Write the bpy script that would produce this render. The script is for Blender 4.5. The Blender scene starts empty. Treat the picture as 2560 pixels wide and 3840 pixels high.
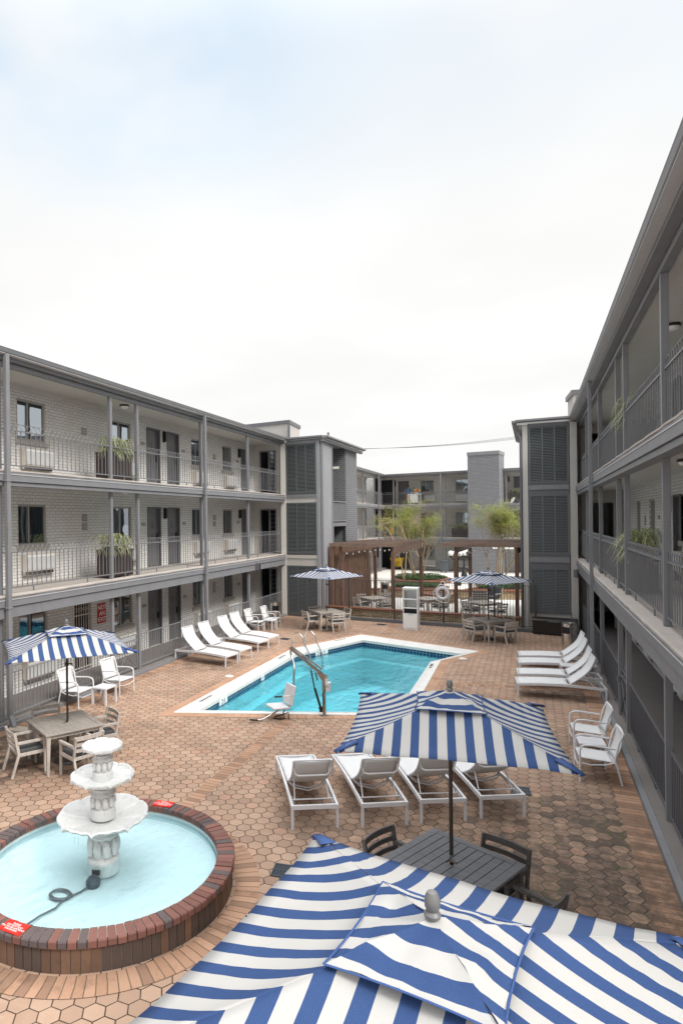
import bpy, bmesh, math, random
from mathutils import Vector, Matrix, noise
SC = bpy.context.scene
COL = SC.collection
R = math.radians
PI = math.pi
rnd = random.Random(11)

# plan positions were surveyed in a slightly skewed frame; TA takes them to the true ground plan
AX, AC, AD = .9456, .1525, .9914
DR = R(4.5)
def TA(x, y): return (AX*x, AC*x+AD*y)
def T3(p): return (AX*p[0], AC*p[0]+AD*p[1], p[2])
# ------------------------------------------------------------ mesh builder
class MB:
    def __init__(s):
        s.v = []; s.f = []; s.m = []; s.uv = []; s.mi = 0; s.anyuv = False
    def add(s, vs, fs, uvs=None):
        n = len(s.v)
        s.v += [tuple(v) for v in vs]
        for i, f in enumerate(fs):
            s.f.append(tuple(k + n for k in f)); s.m.append(s.mi)
            if uvs: s.uv.append(uvs[i]); s.anyuv = True
            else: s.uv.append(None)
        return s
    def b(s, a, b, uv=None):                       # box from min corner to max corner
        x0, x1 = sorted((a[0], b[0])); y0, y1 = sorted((a[1], b[1])); z0, z1 = sorted((a[2], b[2]))
        vs = [(x0,y0,z0),(x1,y0,z0),(x1,y1,z0),(x0,y1,z0),(x0,y0,z1),(x1,y0,z1),(x1,y1,z1),(x0,y1,z1)]
        fs = [(0,3,2,1),(4,5,6,7),(0,1,5,4),(1,2,6,5),(2,3,7,6),(3,0,4,7)]
        return s.add(vs, fs, [[uv]*4]*6 if uv else None)
    def bc(s, c, d, rz=0, uv=None):                # box by centre, size, turn about z
        n = len(s.v)
        s.b((-d[0]/2,-d[1]/2,-d[2]/2), (d[0]/2,d[1]/2,d[2]/2), uv)
        co, si = math.cos(rz), math.sin(rz)
        for i in range(n, len(s.v)):
            x, y, z = s.v[i]
            s.v[i] = (c[0]+x*co-y*si, c[1]+x*si+y*co, c[2]+z)
        return s
    def beam(s, p, q, w, h, up=(0,0,1)):           # rectangular bar from p to q
        p = Vector(p); q = Vector(q); d = (q-p)
        if d.length < 1e-6: return s
        d.normalize(); u = Vector(up)
        if abs(d.dot(u)) > .999: u = Vector((0,1,0))
        sd = d.cross(u).normalized(); u = sd.cross(d)
        vs = []
        for o in (p, q):
            for a, b in ((-1,-1),(1,-1),(1,1),(-1,1)):
                vs.append(o + sd*(a*w/2) + u*(b*h/2))
        return s.add(vs, [(0,3,2,1),(4,5,6,7),(0,1,5,4),(1,2,6,5),(2,3,7,6),(3,0,4,7)])
    def tube(s, pts, r, n=8, closed=False, cap=True):
        P = [Vector(p) for p in pts]; k = len(P)
        rs = r if isinstance(r, (list, tuple)) else [r]*k
        nn = len(s.v); prev = None
        vs = []
        for i in range(k):
            if closed: t = (P[(i+1) % k]-P[i-1])
            else: t = P[min(i+1, k-1)]-P[max(i-1, 0)]
            t.normalize()
            if prev is None:
                a = Vector((0,0,1)) if abs(t.z) < .9 else Vector((1,0,0))
                a = (a - t*a.dot(t)).normalized()
            else:
                a = (prev - t*prev.dot(t))
                a = a.normalized() if a.length > 1e-6 else prev
            prev = a; c = t.cross(a)
            for j in range(n):
                an = 2*PI*j/n
                vs.append(P[i] + a*(rs[i]*math.cos(an)) + c*(rs[i]*math.sin(an)))
        fs = []
        for i in range(k if closed else k-1):
            i2 = (i+1) % k
            for j in range(n):
                fs.append((i*n+j, i*n+(j+1) % n, i2*n+(j+1) % n, i2*n+j))
        if cap and not closed:
            fs.append(tuple(range(n-1, -1, -1))); fs.append(tuple(range((k-1)*n, k*n)))
        return s.add(vs, fs)
    def lathe(s, prof, n=24, c=(0,0,0), mod=None, cap=True):  # prof: (radius, z); mod(angle, i) scales the radius
        vs = []; m = len(prof)
        for i, (r, z) in enumerate(prof):
            for j in range(n):
                a = 2*PI*j/n
                rr, dz = (r, 0) if mod is None else mod(a, i, r)
                vs.append((c[0]+rr*math.cos(a), c[1]+rr*math.sin(a), c[2]+z+dz))
        fs = []
        for i in range(m-1):
            for j in range(n):
                fs.append((i*n+j, i*n+(j+1) % n, (i+1)*n+(j+1) % n, (i+1)*n+j))
        if cap and prof[0][0] > 1e-4: fs.append(tuple(range(n-1, -1, -1)))
        if cap and prof[-1][0] > 1e-4: fs.append(tuple(range((m-1)*n, m*n)))
        return s.add(vs, fs)
    def prism(s, poly, z0, z1):
        n = len(poly)
        vs = [(p[0],p[1],z0) for p in poly]+[(p[0],p[1],z1) for p in poly]
        fs = [tuple(range(n-1,-1,-1)), tuple(range(n,2*n))]
        fs += [(i,(i+1) % n,n+(i+1) % n,n+i) for i in range(n)]
        return s.add(vs, fs)
    def sph(s, c, r, n=12, m=8, sz=1.0):
        return s.lathe([(r*math.sin(PI*i/m)+(1e-5), -r*sz*math.cos(PI*i/m)) for i in range(m+1)], n, c)
    def strip(s, pts, w, z, joint=None):            # flat ribbon on the ground, uv = metres along / across
        P = [Vector((p[0],p[1])) for p in pts]; L = 0
        vs = []; us = []
        for i, p in enumerate(P):
            t0 = (P[i]-P[i-1]).normalized() if i else (P[1]-P[0]).normalized()
            t1 = (P[i+1]-P[i]).normalized() if i < len(P)-1 else t0
            t = (t0+t1).normalized(); nrm = Vector((-t.y, t.x)); k = 1/max(.35, t.dot(t1))
            if i: L += (P[i]-P[i-1]).length
            vs += [(p.x+nrm.x*w/2*k, p.y+nrm.y*w/2*k, z), (p.x-nrm.x*w/2*k, p.y-nrm.y*w/2*k, z)]
            us.append(L)
        fs = []; uv = []
        for i in range(len(P)-1):
            fs.append((2*i, 2*i+1, 2*i+3, 2*i+2))
            uv.append([(us[i],w),(us[i],0),(us[i+1],0),(us[i+1],w)])
        return s.add(vs, fs, uv)

def obj(name, mb, mat=None, parent=None, world=False, smooth=True, bevel=0, ang=35):
    """one mesh object; world=True: vertices are in world space and moved into the parent's space"""
    me = bpy.data.meshes.new(name)
    vs = mb.v
    if world is True: vs = [T3(v) for v in vs]
    if world and parent is not None:
        mi = (Matrix.Translation(parent.location) @ Matrix.Rotation(parent.rotation_euler.z, 4, 'Z')).inverted()
        vs = [tuple(mi @ Vector(v)) for v in vs]
    me.from_pydata(vs, [], mb.f)
    mats = mat if isinstance(mat, (list, tuple)) else [mat]
    for m in mats: me.materials.append(m)
    me.polygons.foreach_set('material_index', mb.m)
    if mb.anyuv:
        ul = me.uv_layers.new(name='UVMap'); k = 0
        for f, u in zip(mb.f, mb.uv):
            for j in range(len(f)):
                ul.data[k].uv = u[j] if u else (0, 0); k += 1
    me.update()
    if smooth:
        me.polygons.foreach_set('use_smooth', [True]*len(mb.f))
        me.set_sharp_from_angle(angle=R(ang))
    o = bpy.data.objects.new(name, me); COL.objects.link(o)
    if parent is not None: o.parent = parent
    if bevel:
        bv = o.modifiers.new('bevel', 'BEVEL'); bv.width = bevel; bv.segments = 2; bv.limit_method = 'ANGLE'
        bv.harden_normals = True
    return o

def tag(o, label=None, cat=None, group=None, kind=None):
    if label: o['label'] = label
    if cat: o['category'] = cat
    if group: o['group'] = group
    if kind: o['kind'] = kind
    return o
def thing(name, label, cat, loc=(0,0,0), rz=0, group=None, raw=False):
    if not raw: loc = T3(loc); rz += DR
    o = bpy.data.objects.new(name, None); COL.objects.link(o)
    o.empty_display_size = .2
    o.location = loc; o.rotation_euler = (0, 0, rz)
    return tag(o, label, cat, group)
KIDS = {}
def kids(o): return [c for c in COL.objects if c.parent == o]
def dup(root, loc, rz, label, group=None, raw=False):
    if not raw: loc = T3(loc); rz += DR
    r = root.copy(); COL.objects.link(r); r.scale = (1,1,1); r.location = loc; r.rotation_euler = (0, 0, rz)
    r['label'] = label
    if group: r['group'] = group
    for ch in kids(root):
        c = ch.copy(); COL.objects.link(c); c.parent = r
        for g in kids(ch):
            d = g.copy(); COL.objects.link(d); d.parent = c
    return r
def struct(name, mb, mat, smooth=False):
    o = obj(name, mb, mat, smooth=smooth); o['kind'] = 'structure'; return o

# ------------------------------------------------------------ materials
class NT:
    def __init__(s, name):
        s.m = bpy.data.materials.new(name); s.m.use_nodes = True
        s.t = s.m.node_tree; s.t.nodes.clear()
        s.out = s.t.nodes.new('ShaderNodeOutputMaterial')
        s.p = s.t.nodes.new('ShaderNodeBsdfPrincipled')
        s.l(s.p.outputs[0], s.out.inputs[0])
    def n(s, typ, **kw):
        nd = s.t.nodes.new('ShaderNode'+typ)
        for k, v in kw.items(): setattr(nd, k, v)
        return nd
    def l(s, a, b): s.t.links.new(a, b)
    def put(s, sock, v):
        if hasattr(v, 'is_linked') or hasattr(v, 'links'): s.l(v, sock)
        elif isinstance(v, (tuple, list)) and len(v) == 3 and sock.type == 'RGBA': sock.default_value = (*v, 1)
        else: sock.default_value = v
    def math(s, op, a, b=None, c=None, clamp=False):
        nd = s.n('Math', operation=op, use_clamp=clamp)
        s.put(nd.inputs[0], a)
        if b is not None: s.put(nd.inputs[1], b)
        if c is not None: s.put(nd.inputs[2], c)
        return nd.outputs[0]
    def vm(s, op, a, b=None):
        nd = s.n('VectorMath', operation=op); s.put(nd.inputs[0], a)
        if b is not None: s.put(nd.inputs[1], b)
        return nd
    def mix(s, f, a, b, typ='MIX'):
        nd = s.n('Mix', data_type='RGBA', blend_type=typ)
        s.put(nd.inputs[0], f); s.put(nd.inputs[6], a); s.put(nd.inputs[7], b)
        return nd.outputs[2]
    def noise(s, vec, sc, det=3, rough=.55):
        nd = s.n('TexNoise'); nd.inputs['Scale'].default_value = sc; nd.inputs['Detail'].default_value = det
        nd.inputs['Roughness'].default_value = rough
        s.l(vec, nd.inputs['Vector']); return nd.outputs[0]
    def ramp(s, f, a, b, lo=0., hi=1.):
        nd = s.n('MapRange'); nd.interpolation_type = 'SMOOTHSTEP'
        s.put(nd.inputs[0], f); nd.inputs[1].default_value = a; nd.inputs[2].default_value = b
        nd.inputs[3].default_value = lo; nd.inputs[4].default_value = hi
        return nd.outputs[0]
    def obj(s): return s.n('TexCoord').outputs['Object']
    def pos(s): return s.n('NewGeometry').outputs['Position']
    def uv(s): return s.n('TexCoord').outputs['UV']
    def bump(s, h, st=.3, dist=.01):
        nd = s.n('Bump'); nd.inputs['Strength'].default_value = st; nd.inputs['Distance'].default_value = dist
        s.put(nd.inputs['Height'], h); s.l(nd.outputs[0], s.p.inputs['Normal'])
    def fin(s, col=None, rough=.6, metal=0, spec=.5):
        if col is not None: s.put(s.p.inputs['Base Color'], col)
        s.put(s.p.inputs['Roughness'], rough); s.p.inputs['Metallic'].default_value = metal
        s.p.inputs['Specular IOR Level'].default_value = spec
        return s.m
def sc3(c, k): return tuple(min(1, x*k) for x in c)

def mat(name, col, rough=.6, metal=0, var=.12, vs=6., bump=0., bs=60., spec=.4, spots=0):
    t = NT(name); v = t.obj()
    c = t.mix(t.noise(v, vs, 4), sc3(col, 1-var), sc3(col, 1+var))
    if spots:                                        # dirt specks and streaks
        k = t.ramp(t.noise(v, vs*3.1, 5, .7), .58, .72, 0, spots)
        c = t.mix(k, c, sc3(col, .45))
    if bump: t.bump(t.noise(v, bs, 3), bump, .004)
    return t.fin(c, rough, metal, spec)

def brick_mat(name, c1, c2, mortar, axis='y', bw=.225, rh=.083, ms=.009, bump=.5, var=.1, streak=.0):
    t = NT(name); o = t.obj(); sp = t.n('SeparateXYZ'); t.l(o, sp.inputs[0])
    cb = t.n('CombineXYZ'); t.l(sp.outputs['Y' if axis == 'y' else 'X'], cb.inputs[0]); t.l(sp.outputs['Z'], cb.inputs[1])
    wob = t.noise(o, 9, 2); wv = t.vm('SCALE', cb.outputs[0]); wv.inputs[3].default_value = 1
    ad = t.n('CombineXYZ'); t.l(t.math('MULTIPLY', wob, .006), ad.inputs[1])
    vec = t.vm('ADD', cb.outputs[0], ad.outputs[0]).outputs[0]
    bt = t.n('TexBrick'); t.l(vec, bt.inputs['Vector'])
    for k, val in (('Scale',1.),('Mortar Size',ms),('Mortar Smooth',.25),('Bias',0.),('Brick Width',bw),('Row Height',rh)):
        bt.inputs[k].default_value = val
    bt.inputs['Color1'].default_value = (*c1,1); bt.inputs['Color2'].default_value = (*c2,1); bt.inputs['Mortar'].default_value = (*mortar,1)
    c = t.mix(t.ramp(t.noise(o, 2.2, 5), .3, .7, 0, var*2), bt.outputs[0], sc3(c1, .72))
    if streak: c = t.mix(t.ramp(t.noise(vec, 1.1, 6, .7), .5, .75, 0, streak), c, sc3(c1, .55))
    h = t.math('MULTIPLY_ADD', bt.outputs[1], -1., t.math('MULTIPLY', t.noise(o, 45, 3), .35))
    t.bump(h, bump, .012)
    return t.fin(c, .7, 0, .3)

def hex_mat():
    t = NT('hex_pavers'); p = t.pos()
    S = .1173; w, h = 3*S, math.sqrt(3)*S
    sp = t.n('SeparateXYZ'); t.l(p, sp.inputs[0])
    wv = t.n('CombineXYZ')
    t.l(t.math('ADD', sp.outputs[0], t.math('MULTIPLY', t.math('SUBTRACT', t.noise(p, 1.7, 1), .5), .012)), wv.inputs[0])
    t.l(t.math('ADD', sp.outputs[1], t.math('MULTIPLY', t.math('SUBTRACT', t.noise(p, 2.1, 1), .5), .012)), wv.inputs[1])
    q = wv.outputs[0]
    def cell(ox, oy):
        a = t.vm('ADD', q, (200*w+ox, 200*h+oy, 0.)).outputs[0]
        a = t.vm('MODULO', a, (w, h, 1.)).outputs[0]
        return t.vm('SUBTRACT', a, (w/2, h/2, 0.)).outputs[0]
    a = cell(0, 0); b = cell(w/2, h/2)
    la = t.vm('LENGTH', a).outputs['Value']; lb = t.vm('LENGTH', b).outputs['Value']
    pick = t.math('LESS_THAN', lb, la)
    mx = t.n('Mix', data_type='VECTOR'); t.l(pick, mx.inputs[0]); t.l(a, mx.inputs[4]); t.l(b, mx.inputs[5])
    c = mx.outputs[1]
    ab = t.n('SeparateXYZ'); t.l(t.vm('ABSOLUTE', c).outputs[0], ab.inputs[0])
    d = t.math('MAXIMUM', ab.outputs[1], t.math('ADD', t.math('MULTIPLY', ab.outputs[0], .8660), t.math('MULTIPLY', ab.outputs[1], .5)))
    idv = t.vm('SUBTRACT', q, c).outputs[0]
    wn = t.n('TexWhiteNoise', noise_dimensions='2D'); 
    sn = t.vm('SNAP', t.vm('ADD', idv, (.01,.01,0.)).outputs[0], (.02,.02,1.)).outputs[0]
    t.l(sn, wn.inputs['Vector'])
    cs = t.n('SeparateColor'); t.l(wn.outputs['Color'], cs.inputs[0])
    r1, r2, r3 = cs.outputs[0], cs.outputs[1], cs.outputs[2]
    base = t.mix(r1, (.325,.21,.147), (.415,.28,.20))
    base = t.mix(t.ramp(r2, .72, 1., 0, .5), base, (.25,.165,.12))     # browner stones
    base = t.mix(t.ramp(r3, .86, 1., 0, .5), base, (.43,.22,.15))      # redder stones
    grain = t.noise(p, 160, 2, .7)
    base = t.mix(t.ramp(grain, .52, .75, 0, .45), base, (.70,.56,.44))
    base = t.mix(t.ramp(grain, .46, .28, 0, .5), base, (.2,.12,.08))
    # dark algae film plus painted shade near the right walkway; stain by left table
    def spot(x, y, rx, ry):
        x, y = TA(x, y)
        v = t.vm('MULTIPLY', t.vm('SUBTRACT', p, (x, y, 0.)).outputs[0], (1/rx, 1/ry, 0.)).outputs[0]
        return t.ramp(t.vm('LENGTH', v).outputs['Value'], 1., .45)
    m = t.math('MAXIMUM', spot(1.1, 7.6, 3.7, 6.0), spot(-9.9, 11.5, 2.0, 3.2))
    m = t.math('MAXIMUM', m, t.math('MULTIPLY', spot(-9.7, 19.4, 1.5, 1.2), .55))  # fainter dark patches below and beside the loungers and right armchairs
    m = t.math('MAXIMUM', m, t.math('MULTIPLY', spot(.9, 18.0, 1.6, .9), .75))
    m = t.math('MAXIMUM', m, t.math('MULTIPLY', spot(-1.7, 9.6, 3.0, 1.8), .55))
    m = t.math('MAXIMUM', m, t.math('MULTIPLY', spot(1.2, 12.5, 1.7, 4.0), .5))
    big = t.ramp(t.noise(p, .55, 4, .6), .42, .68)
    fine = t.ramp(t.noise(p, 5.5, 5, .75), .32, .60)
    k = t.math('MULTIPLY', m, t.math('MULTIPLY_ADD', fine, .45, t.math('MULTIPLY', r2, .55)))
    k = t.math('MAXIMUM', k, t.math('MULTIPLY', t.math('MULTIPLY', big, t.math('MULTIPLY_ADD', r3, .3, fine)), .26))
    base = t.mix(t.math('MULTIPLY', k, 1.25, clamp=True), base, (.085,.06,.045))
    jw = t.math('MULTIPLY_ADD', t.noise(p, 3.5, 3), .009, .0006)
    edge = t.math('SUBTRACT', math.sqrt(3)/2*S, d)
    joint = t.math('LESS_THAN', edge, jw)
    soft = t.ramp(edge, .0005, .012)
    base = t.mix(t.math('MULTIPLY', t.math('SUBTRACT', 1., soft), .45), base, (.16,.10,.065))
    moss = t.math('MULTIPLY', t.ramp(t.noise(p, 1.1, 3), .5, .62), m)
    jc = t.mix(moss, (.035,.024,.016), (.05,.075,.012))
    base = t.mix(joint, base, jc)
    t.bump(t.math('ADD', soft, t.math('MULTIPLY', grain, .25)), .55, .008)
    rough = t.ramp(k, 0, 1, .85, .6)
    return t.fin(base, rough, 0, .3)

def band_mat(name, cols, bw=.1, joint=.009, wide=None, jc=(.10,.07,.045)):
    """brick-on-edge ribbon: uv x = metres along, uv y = metres across"""
    t = NT(name); sp = t.n('SeparateXYZ'); t.l(t.uv(), sp.inputs[0]); p = t.pos()
    u = t.math('DIVIDE', sp.outputs[0], bw); fl = t.math('FLOOR', u); fr = t.math('SUBTRACT', u, fl)
    wn = t.n('TexWhiteNoise', noise_dimensions='1D'); t.l(fl, wn.inputs['W'])
    c = t.mix(wn.outputs[0], cols[0], cols[1])
    wn2 = t.n('TexWhiteNoise', noise_dimensions='1D'); t.l(t.math('ADD', fl, 77.3), wn2.inputs['W'])
    if len(cols) > 2: c = t.mix(t.ramp(wn2.outputs[0], .62, .7), c, cols[2])
    g = t.noise(p, 150, 2, .7)
    c = t.mix(t.ramp(g, .55, .75, 0, .4), c, sc3(cols[1], 1.4)); c = t.mix(t.ramp(g, .45, .3, 0, .45), c, sc3(cols[0], .45))
    c = t.mix(t.ramp(t.noise(p, 2.3, 5, .7), .5, .72, 0, .6), c, sc3(cols[0], .38))
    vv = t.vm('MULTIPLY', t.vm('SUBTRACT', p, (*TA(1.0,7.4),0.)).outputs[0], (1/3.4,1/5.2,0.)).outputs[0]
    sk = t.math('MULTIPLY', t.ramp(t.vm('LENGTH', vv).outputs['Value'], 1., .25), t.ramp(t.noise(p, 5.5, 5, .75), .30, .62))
    c = t.mix(t.math('MULTIPLY', sk, .8), c, (.085,.06,.045))  # algae stain and painted shade carried on across the bands in the right corner
    e = t.math('MINIMUM', fr, t.math('SUBTRACT', 1., fr))
    j = t.math('LESS_THAN', e, joint/bw/2)
    t.bump(t.math('ADD', t.ramp(e, 0, .14), t.math('MULTIPLY', g, .2)), .5, .008)
    return t.fin(t.mix(j, c, jc), .8, 0, .3)

def stone_white():
    t = NT('white_cast_stone'); o = t.obj(); sp = t.n('SeparateXYZ'); t.l(o, sp.inputs[0])
    c = t.mix(t.noise(o, 6, 4), (.60,.60,.59), (.68,.68,.67))
    st = t.vm('MULTIPLY', o, (9., 9., 1.6)).outputs[0]
    c = t.mix(t.ramp(t.noise(st, 1.6, 5, .7), .52, .72, 0, .55), c, (.40,.41,.37))          # rain streaks
    c = t.mix(t.ramp(t.noise(o, 19, 5, .8), .60, .70, 0, .8), c, (.20,.195,.17))           # chips and algae specks
    ao = t.n('AmbientOcclusion'); ao.inputs['Distance'].default_value = .03; ao.samples = 4
    t.bump(t.math('ADD', t.noise(o, 26, 4), t.noise(o, 8, 2)), .5, .006)
    t.t.nodes.remove(ao)
    return t.fin(c, .55, 0, .4)
def stripe_mat(name, pitch=.178, frac=.47):
    t = NT(name); sp = t.n('SeparateXYZ'); t.l(t.uv(), sp.inputs[0])
    u = t.math('DIVIDE', t.math('ADD', sp.outputs[0], 40*pitch+pitch*(frac/2)), pitch)
    fr = t.math('SUBTRACT', u, t.math('FLOOR', u))
    o = t.obj()
    b = t.mix(t.noise(o, 3, 3), (.026,.055,.15), (.038,.078,.20))
    b = t.mix(t.ramp(t.noise(o, 420, 2), .45, .7, 0, .35), b, (.1,.16,.34))
    w = t.mix(t.noise(o, 2.4, 4), (.45,.435,.415), (.50,.485,.465))
    w = t.mix(t.ramp(t.noise(o, 1.1, 6, .7), .56, .75, 0, .3), w, (.35,.325,.29))
    c = t.mix(t.math('LESS_THAN', fr, frac), w, b)
    t.bump(t.math('ADD', t.noise(o, 2.1, 2), t.math('MULTIPLY', t.noise(o, 300, 2), .05)), .5, .05)
    t.p.inputs['Subsurface Weight'].default_value = 0
    m = t.fin(c, .8, 0, .2)
    tr = t.n('BsdfTranslucent'); t.l(c, tr.inputs[0]); mxs = t.n('MixShader'); mxs.inputs[0].default_value = .16
    t.l(t.p.outputs[0], mxs.inputs[1]); t.l(tr.outputs[0], mxs.inputs[2]); t.l(mxs.outputs[0], t.out.inputs[0])
    return m

def water_mat(name, tint, bscale=6., st=.12, rough=.02):
    t = NT(name); p = t.pos()
    t.t.nodes.remove(t.p)
    tr = t.n('BsdfTransparent'); tr.inputs[0].default_value = (*tint, 1)
    gl = t.n('BsdfGlossy'); gl.inputs['Roughness'].default_value = rough; gl.inputs[0].default_value = (1,1,1,1)
    fr = t.n('Fresnel'); fr.inputs[0].default_value = 1.33
    bp = t.n('Bump'); bp.inputs['Strength'].default_value = st; bp.inputs['Distance'].default_value = .08
    mp = t.vm('MULTIPLY', p, (1., .55, 1.)).outputs[0]
    hh = t.math('ADD', t.noise(mp, bscale, 3), t.math('MULTIPLY', t.noise(mp, bscale*.3, 2), 1.4))
    t.l(hh, bp.inputs['Height'])
    t.l(bp.outputs[0], gl.inputs['Normal']); t.l(bp.outputs[0], fr.inputs['Normal'])
    mx = t.n('MixShader'); t.l(fr.outputs[0], mx.inputs[0]); t.l(tr.outputs[0], mx.inputs[1]); t.l(gl.outputs[0], mx.inputs[2])
    t.l(mx.outputs[0], t.out.inputs[0])
    return t.m
def glass_mat(name, refl=.35, tint=(.55,.62,.64)):
    t = NT(name); t.t.nodes.remove(t.p)
    tr = t.n('BsdfTransparent'); tr.inputs[0].default_value = (*tint,1)
    gl = t.n('BsdfGlossy'); gl.inputs['Roughness'].default_value = .015; gl.inputs[0].default_value = (.85,.93,1,1)
    bp = t.n('Bump'); bp.inputs['Strength'].default_value = .06; bp.inputs['Distance'].default_value = .05
    t.l(t.noise(t.obj(), 1.5, 1), bp.inputs['Height']); t.l(bp.outputs[0], gl.inputs['Normal'])
    fr = t.n('Fresnel'); fr.inputs[0].default_value = 1.5
    mx = t.n('MixShader'); t.l(t.math('MULTIPLY_ADD', fr.outputs[0], 1., refl, clamp=True), mx.inputs[0]); t.l(tr.outputs[0], mx.inputs[1]); t.l(gl.outputs[0], mx.inputs[2])
    t.l(mx.outputs[0], t.out.inputs[0]); return t.m
def leaf_mat(name, cols):
    t = NT(name); oi = t.obj()
    c = t.mix(t.ramp(t.noise(oi, 3.5, 2), .35, .65), cols[0], cols[1])
    c = t.mix(t.ramp(t.noise(oi, 23, 1), .4, .65), c, cols[2])
    t.fin(c, .55, 0, .35)
    tr = t.n('BsdfTranslucent'); t.l(c, tr.inputs[0]); mx = t.n('MixShader'); mx.inputs[0].default_value = .35
    t.l(t.p.outputs[0], mx.inputs[1]); t.l(tr.outputs[0], mx.inputs[2]); t.l(mx.outputs[0], t.out.inputs[0])
    return t.m
def wood_mat(name, c1, c2, axis=0, plank=.0, rough=.6, knots=False):
    t = NT(name); o = t.obj()
    st = [14., 14., 14.]; st[axis] = 1.1
    v = t.vm('MULTIPLY', o, tuple(st)).outputs[0]
    n = t.noise(v, 3.2, 5, .65)
    c = t.mix(t.ramp(n, .3, .7), c1, c2)
    c = t.mix(t.ramp(t.noise(o, 2.2, 4), .45, .75, 0, .5), c, sc3(c1, .65))
    if knots: c = t.mix(t.ramp(t.noise(o, 7, 1), .70, .76, 0, .8), c, sc3(c1, .35))
    t.bump(n, .35, .003)
    return t.fin(c, rough, 0, .35)

TRIM = (.195,.195,.205)
M = {}
def streaky(name, col):
    t = NT(name); o = t.obj()
    c = t.mix(t.noise(o, 2.5, 4), sc3(col, .86), sc3(col, 1.14))
    v = t.vm('MULTIPLY', o, (7., 7., .8)).outputs[0]
    c = t.mix(t.ramp(t.noise(v, 1.3, 5, .7), .55, .78, 0, .55), c, sc3(col, .5))       # run-off streaks
    c = t.mix(t.ramp(t.noise(v, 1.9, 5, .7), .60, .75, 0, .35), c, sc3(col, 1.7))      # chalky patches
    c = t.mix(t.ramp(t.noise(o, 13, 5, .8), .66, .72, 0, .7), c, (.11,.06,.035))       # rust specks
    t.bump(t.math('ADD', t.noise(o, 25, 3), t.noise(o, 3, 3)), .25, .006)
    return t.fin(c, .5, 0, .4)
M['trim'] = streaky('grey_paint', TRIM)
M['rail'] = mat('railing_paint', (.165,.165,.172), .45, var=.15, vs=4)
M['trimdark'] = mat('dark_grey_paint', (.115,.115,.125), .45, var=.08, vs=3)
M['trimlight'] = mat('warm_pale_paint', (.50,.475,.44), .55, var=.06, vs=2, spots=.15)
M['stucco'] = mat('grey_stucco', (.28,.28,.295), .75, var=.12, vs=1.2, bump=.3, bs=90, spots=.3)
M['drip'] = mat('pale_metal_edge', (.50,.49,.49), .4, var=.1)
M['soffit'] = mat('soffit_paint', (.56,.535,.50), .7, var=.06, vs=1.5, spots=.12)
M['brick'] = brick_mat('painted_brick', (.72,.705,.68), (.65,.635,.61), (.36,.35,.33), 'y', streak=.22)
M['brickx'] = brick_mat('painted_brick_end', (.70,.685,.66), (.63,.615,.59), (.36,.35,.33), 'x')
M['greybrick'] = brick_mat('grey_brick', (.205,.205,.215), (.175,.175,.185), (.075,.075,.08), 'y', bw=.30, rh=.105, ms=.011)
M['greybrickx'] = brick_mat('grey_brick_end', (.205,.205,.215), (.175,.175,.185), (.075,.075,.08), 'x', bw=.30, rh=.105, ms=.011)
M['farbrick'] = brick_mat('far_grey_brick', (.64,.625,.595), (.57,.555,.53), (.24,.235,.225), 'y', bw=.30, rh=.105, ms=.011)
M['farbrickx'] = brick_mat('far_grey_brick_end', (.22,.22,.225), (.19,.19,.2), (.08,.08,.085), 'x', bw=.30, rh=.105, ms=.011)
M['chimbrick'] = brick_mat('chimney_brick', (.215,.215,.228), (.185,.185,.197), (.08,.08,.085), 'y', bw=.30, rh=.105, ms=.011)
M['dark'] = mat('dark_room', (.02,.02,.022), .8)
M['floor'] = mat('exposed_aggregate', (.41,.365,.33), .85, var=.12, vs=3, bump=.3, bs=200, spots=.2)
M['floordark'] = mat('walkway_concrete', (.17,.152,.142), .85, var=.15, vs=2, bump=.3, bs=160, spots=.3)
M['louver'] = mat('dark_louver_paint', (.105,.112,.114), .42, var=.08, vs=2)
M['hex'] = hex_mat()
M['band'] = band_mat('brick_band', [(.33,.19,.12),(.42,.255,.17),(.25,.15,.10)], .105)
M['bandpool'] = band_mat('pool_edge_bricks', [(.38,.22,.14),(.46,.28,.185)], .2)
M['ringbrick'] = band_mat('old_red_brick', [(.16,.075,.06),(.23,.105,.085),(.105,.085,.085)], 1., .0)
M['mortar'] = mat('mortar', (.36,.31,.25), .9, var=.2, vs=12, bump=.4)
M['white'] = mat('white_powder_coat', (.64,.635,.65), .35, var=.06, spots=.15)
M['lacquer'] = mat('white_lacquer', (.80,.80,.79), .35, var=.03)
M['iron'] = mat('dark_iron', (.055,.055,.058), .45, var=.15)
M['oldsteel'] = mat('dull_steel', (.36,.33,.30), .28, 1., var=.12, vs=5)
M['sling'] = mat('white_sling_mesh', (.62,.615,.61), .7, var=.07, vs=3, bump=.15, bs=500, spots=.06)
M['wood'] = wood_mat('weathered_teak', (.30,.265,.23), (.43,.39,.35), 0)
M['wettop'] = wood_mat('wet_grey_teak_top', (.13,.132,.145), (.205,.21,.23), 0, rough=.33)
M['woodwhite'] = wood_mat('bleached_teak', (.40,.355,.315), (.55,.50,.455), 2)
M['wooddark'] = wood_mat('wet_dark_teak', (.085,.078,.075), (.14,.13,.125), 0, rough=.45)
M['cushion'] = mat('charcoal_cushion', (.075,.078,.083), .85, var=.12, vs=8, bump=.2, bs=300)
M['stripe'] = stripe_mat('striped_canvas')
M['blue'] = mat('blue_canvas', (.035,.075,.21), .8, var=.1)
M['bronze'] = mat('bronze_pole', (.055,.047,.042), .35, .4, var=.08)
M['finial'] = mat('grey_finial', (.15,.148,.145), .4, var=.05)
M['black'] = mat('black_plastic', (.012,.012,.013), .45, var=.1)
M['steel'] = mat('brushed_steel', (.62,.60,.57), .22, 1., var=.08, vs=3)
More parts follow.
